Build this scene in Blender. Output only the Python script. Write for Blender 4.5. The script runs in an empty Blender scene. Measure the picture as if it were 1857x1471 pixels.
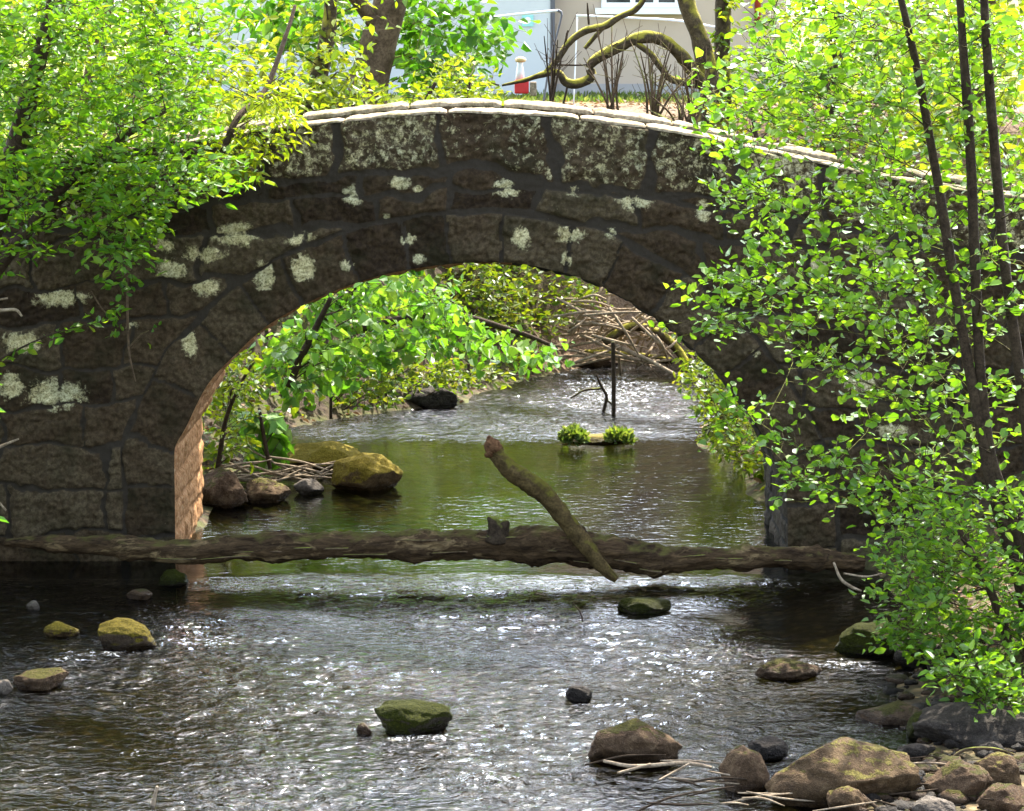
import bpy, bmesh, math, random
import numpy as np
from mathutils import Vector

rng = np.random.default_rng(7)
random.seed(7)
sc = bpy.context.scene
COL = sc.collection
# ------------------------------------------------------------------ camera maths
F = 5184.0; W0, H0 = 1857.0, 1471.0
CZ = 4.65; PITCH = math.radians(7.85)
cp, sp = math.cos(PITCH), math.sin(PITCH)

def ray(px, py):
    dx = (px - W0/2)/F; dz = -(py - H0/2)/F
    return np.array([dx, cp + dz*sp, -sp + dz*cp])
def P(px, py, Y):
    r = ray(px, py); t = Y/r[1]
    return np.array([t*r[0], Y, CZ + t*r[2]])
def G(px, py, z=0.0):
    r = ray(px, py); t = (z - CZ)/r[2]
    return np.array([t*r[0], t*r[1], z])
def mpp(Y): return Y/F*1.0          # metres per photo pixel at depth Y

# ------------------------------------------------------------------ noise (numpy perlin)
_perm = np.random.default_rng(3).permutation(256)
_perm = np.concatenate([_perm, _perm, _perm])
_grad = np.random.default_rng(4).normal(size=(256, 3)); _grad /= np.linalg.norm(_grad, axis=1)[:, None]
def perlin(p):
    p = np.asarray(p, float)
    i = np.floor(p).astype(int); f = p - i
    u = f*f*f*(f*(f*6-15)+10)
    i &= 255
    out = np.zeros(len(p))
    for a in (0, 1):
        wx = u[:, 0] if a else 1-u[:, 0]
        for b in (0, 1):
            wy = u[:, 1] if b else 1-u[:, 1]
            for c in (0, 1):
                wz = u[:, 2] if c else 1-u[:, 2]
                h = _perm[_perm[_perm[(i[:, 0]+a) & 255] + ((i[:, 1]+b) & 255)] + ((i[:, 2]+c) & 255)]
                g = _grad[h]
                d = f - np.array([a, b, c])
                out += wx*wy*wz*np.einsum('ij,ij->i', g, d)
    return out*1.5
def fbm(p, o=4, g=0.5):
    p = np.asarray(p, float); s = np.zeros(len(p)); a = 1.0
    for k in range(o):
        s += a*perlin(p*(2**k) + 17.3*k); a *= g
    return s
def sstep(a, b, x):
    t = np.clip((x-a)/(b-a), 0, 1); return t*t*(3-2*t)
def norm(v):
    v = np.asarray(v, float); return v/(np.linalg.norm(v, axis=-1, keepdims=True)+1e-12)

# ------------------------------------------------------------------ mesh helpers
class MB:
    def __init__(s): s.v = []; s.f = {}; s.n = 0; s.at = {}
    def add(s, v, *faces, **at):
        v = np.asarray(v, float).reshape(-1, 3)
        for f in faces:
            f = np.asarray(f, int)
            if len(f): s.f.setdefault(f.shape[1], []).append(f + s.n)
        s.v.append(v); s.n += len(v)
        for k, a in at.items(): s.at.setdefault(k, []).append((s.n-len(v), np.asarray(a, float)))
        return s
    def build(s, name, mat, parent=None, loc=(0, 0, 0), smooth=True):
        me = bpy.data.meshes.new(name)
        V = np.concatenate(s.v) if s.v else np.zeros((0, 3))
        base = np.array(loc, float)
        V = V - base
        me.vertices.add(len(V)); me.vertices.foreach_set('co', V.astype(np.float32).ravel())
        idx = []; starts = []; pos = 0
        for k in sorted(s.f):
            a = np.concatenate(s.f[k])
            idx.append(a.ravel()); starts.append(pos + np.arange(len(a))*k); pos += a.size
        if idx:
            idx = np.concatenate(idx); starts = np.concatenate(starts)
            me.loops.add(len(idx)); me.loops.foreach_set('vertex_index', idx.astype(np.int32))
            me.polygons.add(len(starts)); me.polygons.foreach_set('loop_start', starts.astype(np.int32))
            me.polygons.foreach_set('use_smooth', np.full(len(starts), smooth))
        for k, lst in s.at.items():
            arr = np.zeros(len(V), np.float32)
            for st, a in lst: arr[st:st+len(a)] = a
            me.attributes.new(k, 'FLOAT', 'POINT').data.foreach_set('value', arr)
        me.update(calc_edges=True); me.validate()
        o = bpy.data.objects.new(name, me); COL.objects.link(o)
        if mat is not None: me.materials.append(mat)
        if parent is not None: o.parent = parent
        else: o.location = Vector(base)
        return o

def tag(o, label=None, cat=None, group=None, kind=None):
    if label: o['label'] = label
    if cat: o['category'] = cat
    if group: o['group'] = group
    if kind: o['kind'] = kind
    return o
def thing(name, label, cat, loc, group=None):
    o = bpy.data.objects.new(name, None); COL.objects.link(o)
    o.location = Vector(loc); o.empty_display_size = .2
    return tag(o, label, cat, group)

def catmull(pts, n):
    pts = np.asarray(pts, float)
    if len(pts) == 2:
        t = np.linspace(0, 1, n)[:, None]; return pts[0]*(1-t)+pts[1]*t
    q = np.vstack([2*pts[0]-pts[1], pts, 2*pts[-1]-pts[-2]])
    u = np.linspace(0, len(pts)-1, n); i = np.minimum(u.astype(int), len(pts)-2); t = (u-i)[:, None]
    p0, p1, p2, p3 = q[i], q[i+1], q[i+2], q[i+3]
    return .5*((2*p1)+(-p0+p2)*t+(2*p0-5*p1+4*p2-p3)*t*t+(-p0+3*p1-3*p2+p3)*t**3)

def tube(mb, pts, r, k=6, lump=0.0, seed=0, freq=6.0, cap=True, flat=1.0):
    """sweep a tapering round section along points; r scalar or per-point; attribute 'lng' runs along it"""
    pts = np.asarray(pts, float); n = len(pts)
    r = np.broadcast_to(np.asarray(r, float), (n,))
    T = norm(np.gradient(pts, axis=0))
    ref = np.array([0, 0, 1.0]) if abs(T[:, 2].mean()) < .8 else np.array([0, 1.0, 0])
    A = norm(np.cross(T, ref)); B = np.cross(A, T)
    th = np.linspace(0, 2*math.pi, k, endpoint=False)
    ring = A[:, None, :]*np.cos(th)[None, :, None] + flat*B[:, None, :]*np.sin(th)[None, :, None]
    rr = np.repeat(r[:, None], k, 1)
    if lump:
        q = (pts[:, None, :] + ring*r[:, None, None]).reshape(-1, 3)
        al = np.concatenate([[0], np.cumsum(np.linalg.norm(np.diff(pts, axis=0), axis=1))])
        w = np.stack([np.repeat(al, k)*freq*.35, np.tile(np.cos(th), n)*1.6, np.tile(np.sin(th), n)*1.6], 1)
        nz = fbm(w+seed, 4, .6).reshape(n, k)
        rr = rr*(1+lump*nz)
    V = (pts[:, None, :] + ring*rr[..., None]).reshape(-1, 3)
    i = np.arange(n-1)[:, None]*k; j = np.arange(k)[None, :]; j2 = (j+1) % k
    f = np.stack([i+j, i+j2, i+k+j2, i+k+j], -1).reshape(-1, 4)
    al = np.concatenate([[0], np.cumsum(np.linalg.norm(np.diff(pts, axis=0), axis=1))])
    if cap:
        V = np.vstack([V, pts[0], pts[-1]])
        a = np.stack([np.full(k, n*k), np.arange(k)[::-1], (np.arange(k)[::-1]-1) % k], 1)
        a = np.stack([np.full(k, n*k), (np.arange(k)+1) % k, np.arange(k)], 1)
        b = np.stack([np.full(k, n*k+1), (n-1)*k+np.arange(k), (n-1)*k+(np.arange(k)+1) % k], 1)
        mb.add(V, f, np.vstack([a, b]))
    else: mb.add(V, f)

LEAF = {
 'round':  [(0, 0, 0), (.28, -.40, .10), (.72, -.40, .09), (1, 0, 0), (.72, .40, .09), (.28, .40, .10)],
 'oval':   [(0, 0, 0), (.30, -.28, .07), (.68, -.25, .05), (1, 0, -.04), (.68, .25, .05), (.30, .28, .07)],
 'lance':  [(0, 0, 0), (.30, -.17, .05), (.65, -.14, .02), (1, 0, -.12), (.65, .14, .02), (.30, .17, .05)],
 'broad':  [(0, 0, 0), (.20, -.48, .12), (.72, -.36, .02), (1, 0, -.12), (.72, .36, .02), (.20, .48, .12)],
}
def add_leaves(mb, pos, d, n, size, shape):
    pos = np.asarray(pos); d = norm(d); s = norm(np.cross(d, n)); n = np.cross(s, d)
    L = np.array(LEAF[shape]); size = np.asarray(size)[:, None, None]
    m = len(pos); q = np.random.default_rng(m)
    wf = q.uniform(.62, 1.12, (m, 1, 1)); cf = q.uniform(.4, 2.6, (m, 1, 1)); sk_ = q.normal(0, .08, (m, 1, 1))
    V = pos[:, None, :] + size*(d[:, None, :]*L[None, :, 0:1] + s[:, None, :]*(L[None, :, 1:2]*wf+sk_*L[None, :, 0:1]**2) + n[:, None, :]*L[None, :, 2:3]*cf)
    b = np.arange(m)[:, None]*6
    f = np.concatenate([b+np.array([[0, 1, 2, 3]]), b+np.array([[0, 3, 4, 5]])])
    mb.add(V.reshape(-1, 3), f)

# ------------------------------------------------------------------ materials
class NT:
    def __init__(s, name):
        s.m = bpy.data.materials.new(name); s.m.use_nodes = True; s.t = s.m.node_tree; s.t.nodes.clear()
        s.out = s.n('ShaderNodeOutputMaterial')
    def n(s, typ, **kw):
        nd = s.t.nodes.new(typ)
        ins = kw.pop('i', {})
        for k, v in kw.items(): setattr(nd, k, v)
        for k, v in ins.items(): s.put(nd.inputs[k], v)
        return nd
    def put(s, sock, v):
        if isinstance(v, bpy.types.NodeSocket): s.t.links.new(v, sock)
        elif isinstance(v, bpy.types.Node): s.t.links.new(v.outputs[0], sock)
        else:
            if isinstance(v, (tuple, list)) and len(v) == 3 and sock.type == 'RGBA': v = (*v, 1)
            sock.default_value = v
    def noise(s, scale, detail=4, rough=.55, vec=None, dist=0.0, out=0):
        nd = s.n('ShaderNodeTexNoise', i={'Scale': scale, 'Detail': detail, 'Roughness': rough, 'Distortion': dist})
        if vec is not None: s.put(nd.inputs['Vector'], vec)
        return nd.outputs[out]
    def ramp(s, fac, *st, interp='LINEAR'):
        nd = s.n('ShaderNodeValToRGB'); s.put(nd.inputs[0], fac); e = nd.color_ramp.elements
        nd.color_ramp.interpolation = interp
        while len(e) < len(st): e.new(.5)
        for el, (p, c) in zip(e, st):
            el.position = p; el.color = (*c, 1) if isinstance(c, tuple) else (c, c, c, 1)
        return nd.outputs[0]
    def mix(s, f, a, b, mode='MIX'):
        nd = s.n('ShaderNodeMix', data_type='RGBA', blend_type=mode)
        s.put(nd.inputs[0], f); s.put(nd.inputs[6], a); s.put(nd.inputs[7], b); return nd.outputs[2]
    def math(s, op, a, b=0.0, clamp=False):
        nd = s.n('ShaderNodeMath', operation=op, use_clamp=clamp); s.put(nd.inputs[0], a); s.put(nd.inputs[1], b); return nd.outputs[0]
    def attr(s, name): return s.n('ShaderNodeAttribute', attribute_name=name).outputs['Fac']
    def obj(s, scale=(1, 1, 1)):
        c = s.n('ShaderNodeTexCoord')
        return s.n('ShaderNodeMapping', i={'Vector': c.outputs['Object'], 'Scale': scale}).outputs[0]
    def world(s): return s.n('ShaderNodeNewGeometry').outputs['Position']
    def up(s):
        g = s.n('ShaderNodeNewGeometry'); x = s.n('ShaderNodeSeparateXYZ', i={0: g.outputs['Normal']}); return x.outputs[2]
    def bump(s, h, strength=.4, dist=.02, nrm=None):
        nd = s.n('ShaderNodeBump', i={'Height': h, 'Strength': strength, 'Distance': dist})
        if nrm is not None: s.put(nd.inputs['Normal'], nrm)
        return nd.outputs[0]
    def pbr(s, col, rough=.8, nrm=None, spec=.3, **kw):
        nd = s.n('ShaderNodeBsdfPrincipled', i={'Base Color': col, 'Roughness': rough, 'Specular IOR Level': spec})
        if nrm is not None: s.put(nd.inputs['Normal'], nrm)
        for k, v in kw.items(): s.put(nd.inputs[k], v)
        return nd.outputs[0]
    def done(s, sh): s.t.links.new(sh, s.out.inputs[0]); return s.m

def leaf_mat(name, cols, trans=.5, tcol=None, rough=.42):
    t = NT(name)
    r = t.n('ShaderNodeNewGeometry').outputs['Random Per Island']
    c = t.ramp(r, *[(i/(len(cols)-1), c) for i, c in enumerate(cols)])
    big = t.noise(1.1, 2, vec=t.world())
    c = t.mix(t.ramp(big, (.35, 0.0), (.68, .3)), c, t.mix(1.0, c, (1.25, 1.1, .55), 'MULTIPLY'))
    c = t.mix(t.ramp(t.noise(2.7, 3, .6, t.world()), (.42, .55), (.56, 0.0)), c, t.mix(1.0, c, (.5, .68, .6), 'MULTIPLY'))
    p = t.pbr(c, rough, spec=.35)
    tr = t.n('ShaderNodeBsdfTranslucent', i={'Color': t.mix(1.0, c, tcol or (1.5, 1.35, .5), 'MULTIPLY')})
    return t.done(t.n('ShaderNodeMixShader', i={0: trans, 1: p, 2: tr.outputs[0]}).outputs[0])

def bark_mat(name, c1, c2, moss=0.0, mosscol=(.10, .11, .02), sc_=8.0, stretch=None, bump=.6, rough=.85, patch=None):
    t = NT(name)
    v = t.obj(stretch or (1, 1, 1))
    n1 = t.noise(sc_, 6, .65, v, .6); n2 = t.noise(sc_*5, 3, .6, v)
    c = t.ramp(n1, (.32, c1), (.68, c2))
    c = t.mix(t.ramp(n2, (.42, 0.0), (.7, .6)), c, tuple(x*.4 for x in c1))
    if patch:
        pn = t.noise(2.6, 5, .7, t.obj((1, 3, 3)), .8)
        c = t.mix(t.ramp(pn, (.57, 0.0), (.70, .85)), c, patch)
        c = t.mix(t.ramp(pn, (.30, .85), (.44, 0.0)), c, (.02, .013, .008))
    if moss:
        m = t.math('ADD', t.math('MULTIPLY', t.up(), .35), t.noise(5, 4, .6, t.world()))
        m = t.ramp(m, (.78-moss*.4, 0.0), (.95-moss*.4, 1.0))
        c = t.mix(m, c, t.mix(t.noise(60, 2), mosscol, tuple(x*2 for x in mosscol)))
    h = t.math('ADD', n1, t.math('MULTIPLY', n2, .4))
    return t.done(t.pbr(c, rough, t.bump(h, bump, .02), .08))

def rock_mat(name, c1, c2, c3, moss=.0, mosscol=(.09, .10, .015), wet=True, topb=.6):
    t = NT(name)
    v = t.world()
    n1 = t.noise(7, 6, .65, v, .4); n2 = t.noise(38, 5, .65, v); n3 = t.noise(140, 2, .6, v)
    c = t.ramp(n1, (.3, c1), (.52, c2), (.72, c3))
    c = t.mix(t.ramp(n2, (.45, 0.0), (.72, .55)), c, tuple(x*.35 for x in c1))
    c = t.mix(t.ramp(n3, (.55, 0.0), (.75, .4)), c, tuple(min(.8, x*1.7+.04) for x in c3))
    h = t.math('ADD', n2, t.math('MULTIPLY', n3, .5))
    rough = .75
    if moss:
        m = t.math('ADD', t.math('MULTIPLY', t.up(), topb), t.math('MULTIPLY', t.noise(9, 5, .7, v), .9))
        m = t.ramp(m, (1.15-moss, 0.0), (1.3-moss, 1.0))
        mc = t.ramp(t.noise(75, 3, .7, v), (.3, tuple(x*.45 for x in mosscol)), (.55, mosscol), (.75, tuple(x*2.1 for x in mosscol)))
        c = t.mix(m, c, mc)
        h = t.math('ADD', h, t.math('MULTIPLY', m, t.noise(110, 3, .7, v)))
    if wet:   # damp band just above the water
        z = t.n('ShaderNodeSeparateXYZ', i={0: v}).outputs[2]
        w = t.ramp(t.math('ADD', z, t.math('MULTIPLY', n1, .05)), (.06, 1.0), (.12, 0.0))
        c = t.mix(t.math('MULTIPLY', w, .85), c, t.mix(1.0, c, (.35, .33, .3), 'MULTIPLY'))
        rough = t.n('ShaderNodeMapRange', i={0: w, 3: .8, 4: .22}).outputs[0]
    return t.done(t.pbr(c, rough, t.bump(h, .9, .02), .08))

def plain(name, col, rough=.6, var=.12, sc_=6.0, spec=.3, metal=0.0, bump=.1):
    t = NT(name); n = t.noise(sc_, 5, .6, t.obj())
    n2 = t.noise(sc_*12, 3, .6, t.obj())
    c = t.mix(n, tuple(max(0, x*(1-var)) for x in col), tuple(min(1, x*(1+var)) for x in col))
    return t.done(t.pbr(c, rough, t.bump(n2, bump, .01), spec, Metallic=metal))

M = {}
M['alder'] = leaf_mat('alder_leaf', [(.07, .17, .012), (.09, .20, .015), (.13, .25, .018), (.07, .16, .018), (.17, .28, .03)], .52)
M['hawthorn'] = leaf_mat('hawthorn_leaf', [(.06, .17, .012), (.095, .22, .015), (.14, .26, .016), (.07, .18, .014), (.19, .28, .022)], .52)
M['yellow'] = leaf_mat('yellow_leaf', [(.17, .25, .012), (.24, .31, .018), (.13, .23, .012), (.28, .33, .04)], .5, (1.5, 1.3, .45))
M['sycamore'] = leaf_mat('sycamore_leaf', [(.05, .15, .012), (.08, .20, .02), (.12, .22, .02), (.04, .11, .012)], .45, (1.3, 1.4, .5), .33)
M['backleaf'] = leaf_mat('back_leaf', [(.12, .19, .012), (.19, .24, .015), (.08, .15, .01), (.25, .27, .03)], .5)
M['bankleaf'] = leaf_mat('bank_leaf', [(.07, .18, .02), (.12, .27, .03), (.19, .33, .04), (.09, .20, .03), (.24, .33, .06)], .45, (1.3, 1.35, .5), .48)
M['lowleaf'] = leaf_mat('low_leaf', [(.10, .16, .01), (.15, .20, .015), (.06, .13, .01), (.18, .19, .03)], .5)
M['litter'] = leaf_mat('litter_leaf', [(.10, .05, .02), (.18, .09, .04), (.22, .14, .07), (.07, .035, .015)], .2, (1.1, 1, .8), .7)
M['grass'] = leaf_mat('grass_blade', [(.11, .18, .04), (.17, .22, .06), (.09, .15, .025), (.24, .25, .12)], .45)
M['alderbark'] = bark_mat('alder_bark', (.022, .015, .009), (.065, .046, .028), .2, sc_=14)
M['twig'] = bark_mat('twig_bark', (.03, .02, .012), (.075, .052, .032), sc_=20)
M['brownbark'] = bark_mat('brown_bark', (.06, .04, .022), (.16, .11, .065), .25, sc_=7)
M['mossbark'] = bark_mat('mossy_bark', (.03, .022, .012), (.10, .075, .04), .62, (.16, .14, .02), sc_=10)
M['logbark'] = bark_mat('log_bark', (.018, .011, .006), (.105, .066, .032), .06, (.05, .045, .012), sc_=7, stretch=(.35, 2.4, 2.4), bump=1.0, patch=(.25, .175, .085))
M['branchbark'] = bark_mat('branch_bark', (.035, .023, .009), (.115, .08, .03), .30, (.06, .055, .008), sc_=12, stretch=(1, 1, 1))
M['brokenwood'] = bark_mat('broken_wood', (.05, .024, .01), (.20, .105, .05), sc_=26)
M['deadwood'] = bark_mat('dead_wood', (.18, .13, .08), (.42, .33, .22), sc_=16)
M['rockmoss'] = rock_mat('rock_mossy', (.025, .02, .013), (.05, .04, .028), (.09, .075, .05), .96, (.026, .029, .002))
M['rockhalf'] = rock_mat('rock_half_mossy', (.02, .014, .009), (.05, .034, .02), (.10, .07, .04), .66, (.085, .065, .006))
M['rockyellow'] = rock_mat('rock_yellow_moss', (.05, .03, .014), (.12, .075, .034), (.20, .14, .075), .80, (.20, .15, .02))
M['rockbrown'] = rock_mat('rock_brown', (.03, .018, .01), (.075, .046, .025), (.15, .10, .055), .22, (.05, .045, .008))
M['rocktan'] = rock_mat('rock_tan', (.032, .019, .010), (.075, .047, .023), (.145, .097, .05), .2, (.12, .10, .025))
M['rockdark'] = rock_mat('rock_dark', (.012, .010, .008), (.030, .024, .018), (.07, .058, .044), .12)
M['rockpale'] = rock_mat('rock_pale', (.05, .04, .03), (.11, .09, .07), (.2, .17, .13), .1)
M['tanwall'] = plain('tan_render', (.46, .37, .28), .9, .10, 1.5, .2)
M['bluewall'] = plain('pale_render', (.54, .555, .55), .9, .06, 1.5, .2)
M['whitepaint'] = plain('white_paint', (.78, .78, .74), .5, .05)
M['darktrim'] = plain('dark_trim', (.10, .10, .11), .5)
M['glass'] = plain('window_glass', (.02, .025, .028), .05, .1, 3, .6, bump=0)
M['roof'] = plain('roof_slate', (.09, .09, .10), .8, .3, 9)
M['redplastic'] = plain('red_plastic', (.55, .03, .03), .4)
M['orange'] = plain('orange_plastic', (.60, .42, .18), .5)
M['metal'] = plain('pale_metal', (.62, .66, .70), .4, .1, 8, .5)
M['teal'] = plain('teal_sign', (.30, .62, .58), .5)
M['redpipe'] = plain('red_pipe', (.28, .04, .025), .5)

# ---- bridge stone
def stone_mat(name, c1, c2, c3, mort, rust=False):
    t = NT(name); v = t.world()
    n1 = t.noise(4.5, 6, .65, v, .5); n2 = t.noise(26, 6, .7, v); n3 = t.noise(95, 3, .65, v)
    tint = t.attr('tint')
    c = t.ramp(t.math('ADD', t.math('MULTIPLY', n1, .55), t.math('MULTIPLY', tint, .50)), (.28, c1), (.5, c2), (.72, c3))
    c = t.mix(t.ramp(n2, (.42, .9), (.60, 0.0)), c, t.mix(1.0, c, (.45, .42, .40), 'MULTIPLY'))
    c = t.mix(t.ramp(n3, (.58, 0.0), (.78, .6)), c, t.mix(1.0, c, (2.0, 1.9, 1.7), 'MULTIPLY'))
    # green algae patches
    c = t.mix(t.ramp(t.noise(2.2, 4, .6, v), (.5, 0.0), (.68, .55)), c, (.07, .068, .022))
    # mortar
    mo = t.math('ADD', t.attr('mortar'), t.math('MULTIPLY', t.math('SUBTRACT', n2, .5), .9))
    c = t.mix(t.ramp(mo, (.45, 0.0), (.62, 1.0)), c, t.mix(n3, tuple(x*.6 for x in mort), tuple(x*1.25 for x in mort)))
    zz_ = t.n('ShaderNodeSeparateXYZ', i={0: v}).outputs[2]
    dm = t.ramp(t.math('ADD', zz_, t.math('MULTIPLY', n1, 1.4)), (1.4, .96), (3.0, 0.0))  # lower wall darkened: damp stain deepened with painted shade
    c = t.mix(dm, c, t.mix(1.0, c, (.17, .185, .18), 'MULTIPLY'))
    # lichen: pale crusts with broken edges
    ln = t.noise(17, 5, .72, v, .3)
    lf = t.math('ADD', t.attr('lichen'), t.math('MULTIPLY', t.math('SUBTRACT', ln, .5), 2.9))
    lc = t.ramp(t.noise(60, 4, .75, v), (.34, (.11, .09, .035)), (.46, (.40, .345, .165)), (.68, (.78, .69, .40)))
    sp_ = t.math('MULTIPLY', t.math('SUBTRACT', t.noise(34, 5, .8, v), .60), 6.0)
    sp_ = t.math('MULTIPLY', sp_, t.ramp(t.noise(1.7, 3, .6, v), (.40, 0.0), (.62, 1.0)))
    lf = t.math('MAXIMUM', lf, sp_)
    lc = t.mix(t.ramp(t.noise(2.9, 3, .6, v), (.42, 0.0), (.62, .7)), lc, t.mix(1.0, lc, (.70, .78, .88), 'MULTIPLY'))
    lm = t.ramp(lf, (.38, 0.0), (.84, .95))
    c = t.mix(lm, c, lc)
    if rust:
        z = t.n('ShaderNodeSeparateXYZ', i={0: v}).outputs[2]
        xx_ = t.n('ShaderNodeSeparateXYZ', i={0: v}).outputs[0]
        f = t.ramp(t.math('ADD', z, t.math('MULTIPLY', n1, 1.1)), (1.1, .9), (1.75, 0.0))
        f = t.math('MULTIPLY', f, t.math('LESS_THAN', xx_, 0.0))
        c = t.mix(f, c, t.ramp(n2, (.3, (.12, .05, .018)), (.52, (.36, .18, .07)), (.74, (.50, .36, .20))))
    h = t.math('ADD', t.math('MULTIPLY', n2, .8), t.math('ADD', t.math('MULTIPLY', n3, .35), t.math('MULTIPLY', lm, .25)))
    return t.done(t.pbr(c, .92, t.bump(h, .7, .02), .15))
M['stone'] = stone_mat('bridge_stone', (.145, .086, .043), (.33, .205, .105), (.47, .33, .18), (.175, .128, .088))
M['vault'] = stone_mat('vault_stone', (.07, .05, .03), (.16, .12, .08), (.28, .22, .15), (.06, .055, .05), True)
t = NT('coping_stone'); v_ = t.world(); n_ = t.noise(30, 5, .7, v_)
c_ = t.ramp(n_, (.3, (.15, .11, .065)), (.55, (.34, .27, .17)), (.75, (.50, .43, .29)))
c_ = t.mix(t.ramp(t.math('ADD', t.noise(3.2, 5, .7, v_), t.math('MULTIPLY', t.math('ABSOLUTE', t.n('ShaderNodeSeparateXYZ', i={0: v_}).outputs[0]), .045)), (.56, 0.0), (.68, .85)), c_, t.mix(n_, (.03, .03, .01), (.13, .115, .04)))
M['coping'] = t.done(t.pbr(c_, .9, t.bump(n_, .8, .02), .1))
M['road'] = plain('road_gravel', (.16, .15, .13), .95, .3, 14)

def ground_mat():
    t = NT('ground_soil'); v = t.world()
    n1 = t.noise(3, 6, .65, v); n2 = t.noise(30, 5, .7, v)
    vo = t.n('ShaderNodeTexVoronoi', i={'Scale': 11.0, 'Vector': v}); 
    peb = t.ramp(t.n('ShaderNodeSeparateColor', i={0: vo.outputs['Color']}).outputs[0], (0, (.04, .025, .012)), (.5, (.13, .08, .035)), (1, (.24, .16, .08)))
    peb = t.mix(t.ramp(vo.outputs['Distance'], (.25, 0.0), (.6, .8)), peb, (.03, .02, .01))
    peb = t.mix(t.math('MULTIPLY', t.attr('algae'), t.ramp(n1, (.38, 0.0), (.58, .85))), peb, (.095, .13, .03))
    soil = t.ramp(n2, (.3, (.015, .010, .006)), (.5, (.042, .027, .015)), (.72, (.09, .06, .035)))
    soil = t.mix(t.ramp(n1, (.45, 0.0), (.62, .7)), soil, (.075, .085, .015))
    soil = t.mix(t.attr('litter'), soil, t.ramp(n2, (.3, (.055, .033, .018)), (.5, (.15, .098, .055)), (.72, (.27, .195, .12))))
    lawn = t.mix(n2, (.08, .13, .012), (.26, .28, .04))
    c = t.mix(t.attr('bed'), soil, peb); c = t.mix(t.attr('lawn'), c, lawn)
    return t.done(t.pbr(c, .9, t.bump(t.math('ADD', n2, vo.outputs['Distance']), .6, .03), .2))
M['ground'] = ground_mat()

def water_mat():
    t = NT('stream_water'); v = t.world()
    ch = t.attr('chop')
    mp = t.n('ShaderNodeMapping', i={'Vector': v, 'Scale': (1, 1.25, 1)}).outputs[0]
    n1 = t.noise(9, 3, .55, mp, .8); n2 = t.noise(30, 3, .6, mp, .5)
    h = t.math('ADD', t.math('MULTIPLY', n1, .056), t.math('MULTIPLY', n2, .008))
    h = t.math('MULTIPLY', h, ch)
    nrm = t.bump(h, 1.0, 1.0)
    fr = t.n('ShaderNodeFresnel', i={'IOR': 1.34, 'Normal': nrm})
    gl = t.n('ShaderNodeBsdfGlossy', i={'Roughness': .045, 'Color': (.95, .97, 1.0, 1), 'Normal': nrm})
    tr = t.n('ShaderNodeBsdfTransparent', i={'Color': (.25, .26, .15, 1)})
    sh = t.n('ShaderNodeMixShader', i={0: fr.outputs[0], 1: tr.outputs[0], 2: gl.outputs[0]}).outputs[0]
    fo = t.math('ADD', t.attr('foam'), t.math('MULTIPLY', t.math('SUBTRACT', t.noise(24, 5, .75, mp, 1.2), .5), 3.6))  # white diffuse for foam and for painted glints
    fo = t.ramp(fo, (.62, 0.0), (.86, .85))
    fb = t.n('ShaderNodeBsdfDiffuse', i={'Color': (.72, .74, .74, 1)})
    sh = t.n('ShaderNodeMixShader', i={0: fo, 1: sh, 2: fb.outputs[0]}).outputs[0]
    return t.done(sh)
M['water'] = water_mat()

# ------------------------------------------------------------------ terrain
YL = np.array([-60, 10, 15, 20, 24.3, 24.9, 26.0, 28, 29.5, 31, 32.3, 34, 36, 37.5, 38.6, 40, 43, 60])
XL = np.array([-7, -6.5, -6, -5.8, -6.5, -2.9, -2.9, -2.75, -2.7, -2.5, -2.2, -.6, .25, .9, 2.4, 8, 20, 60])
YR = np.array([-60, 10, 15.5, 16.6, 17.6, 18.6, 20.0, 22, 23.6, 24.2, 26.2, 28, 32, 33.2, 35, 37, 44, 60])
XR = np.array([3.6, 3.5, 3.4, 3.3, 3.2, 3.1, 3.05, 3.1, 3.1, 2.7, 2.7, 2.25, 2.1, 2.6, 5, 8, 20, 60])
def wig(y, k): return .12*np.sin(y*1.7+k)+.07*np.sin(y*3.9+2*k)
def chan(x, y):
    l = np.interp(y, YL, XL) + wig(y, 1.0); r = np.interp(y, YR, XR) + wig(y, 2.6)
    return np.minimum(x-l, r-x), l, r
def terrain(x, y):
    d, l, r = chan(x, y)
    p = np.stack([x*.9, y*.9, np.zeros_like(x)], 1)
    nz = fbm(p, 4, .55)
    left = (x-l) < (r-x)
    o = np.maximum(-d, 0)
    # behind the bridge steep banks up to the garden; in front a low bank
    back = sstep(24.6, 27.0, y)
    steep = np.where(left, .95, 1.05)
    steep = np.where(y > 37, 1.15, steep)
    zb = 3.32*(1-np.exp(-(o*steep/2.5)**1.5))
    zf = 1.9*(1-np.exp(-o*.34/1.1))
    z = zf*(1-back)+zb*back
    z = z + nz*.13*np.clip(o*1.5, .15, 1)*np.where(zb > 3.2, .35, 1)
    bed = -np.minimum(.38, .05+.20*np.maximum(d, 0)) + nz*.05
    shallow = np.exp(-(((x+3.6)/1.5)**2+((y-20.3)/1.7)**2))*.20
    shallow = shallow + np.exp(-(((x-2.2)/1.5)**2+((y-16.2)/1.3)**2))*.30 + np.exp(-(((x-3.0)/.5)**2+((y-18.0)/1.6)**2))*.3
    z = np.where(d > 0, np.minimum(bed+shallow, .03), np.maximum(z, -.03+np.minimum(o*.3, .5)))
    return z, d, zb
def tz(x, y):
    return float(terrain(np.array([float(x)]), np.array([float(y)]))[0][0])
def graded(a, b, step, lo, hi):
    m = list(np.arange(a, b+1e-6, step)); s = step; v = m[-1]
    while v < hi: s *= 1.25; v += s; m.append(v)
    s = step; v = m[0]
    while v > lo: s *= 1.25; v -= s; m.insert(0, v)
    return np.array(m)
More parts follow.
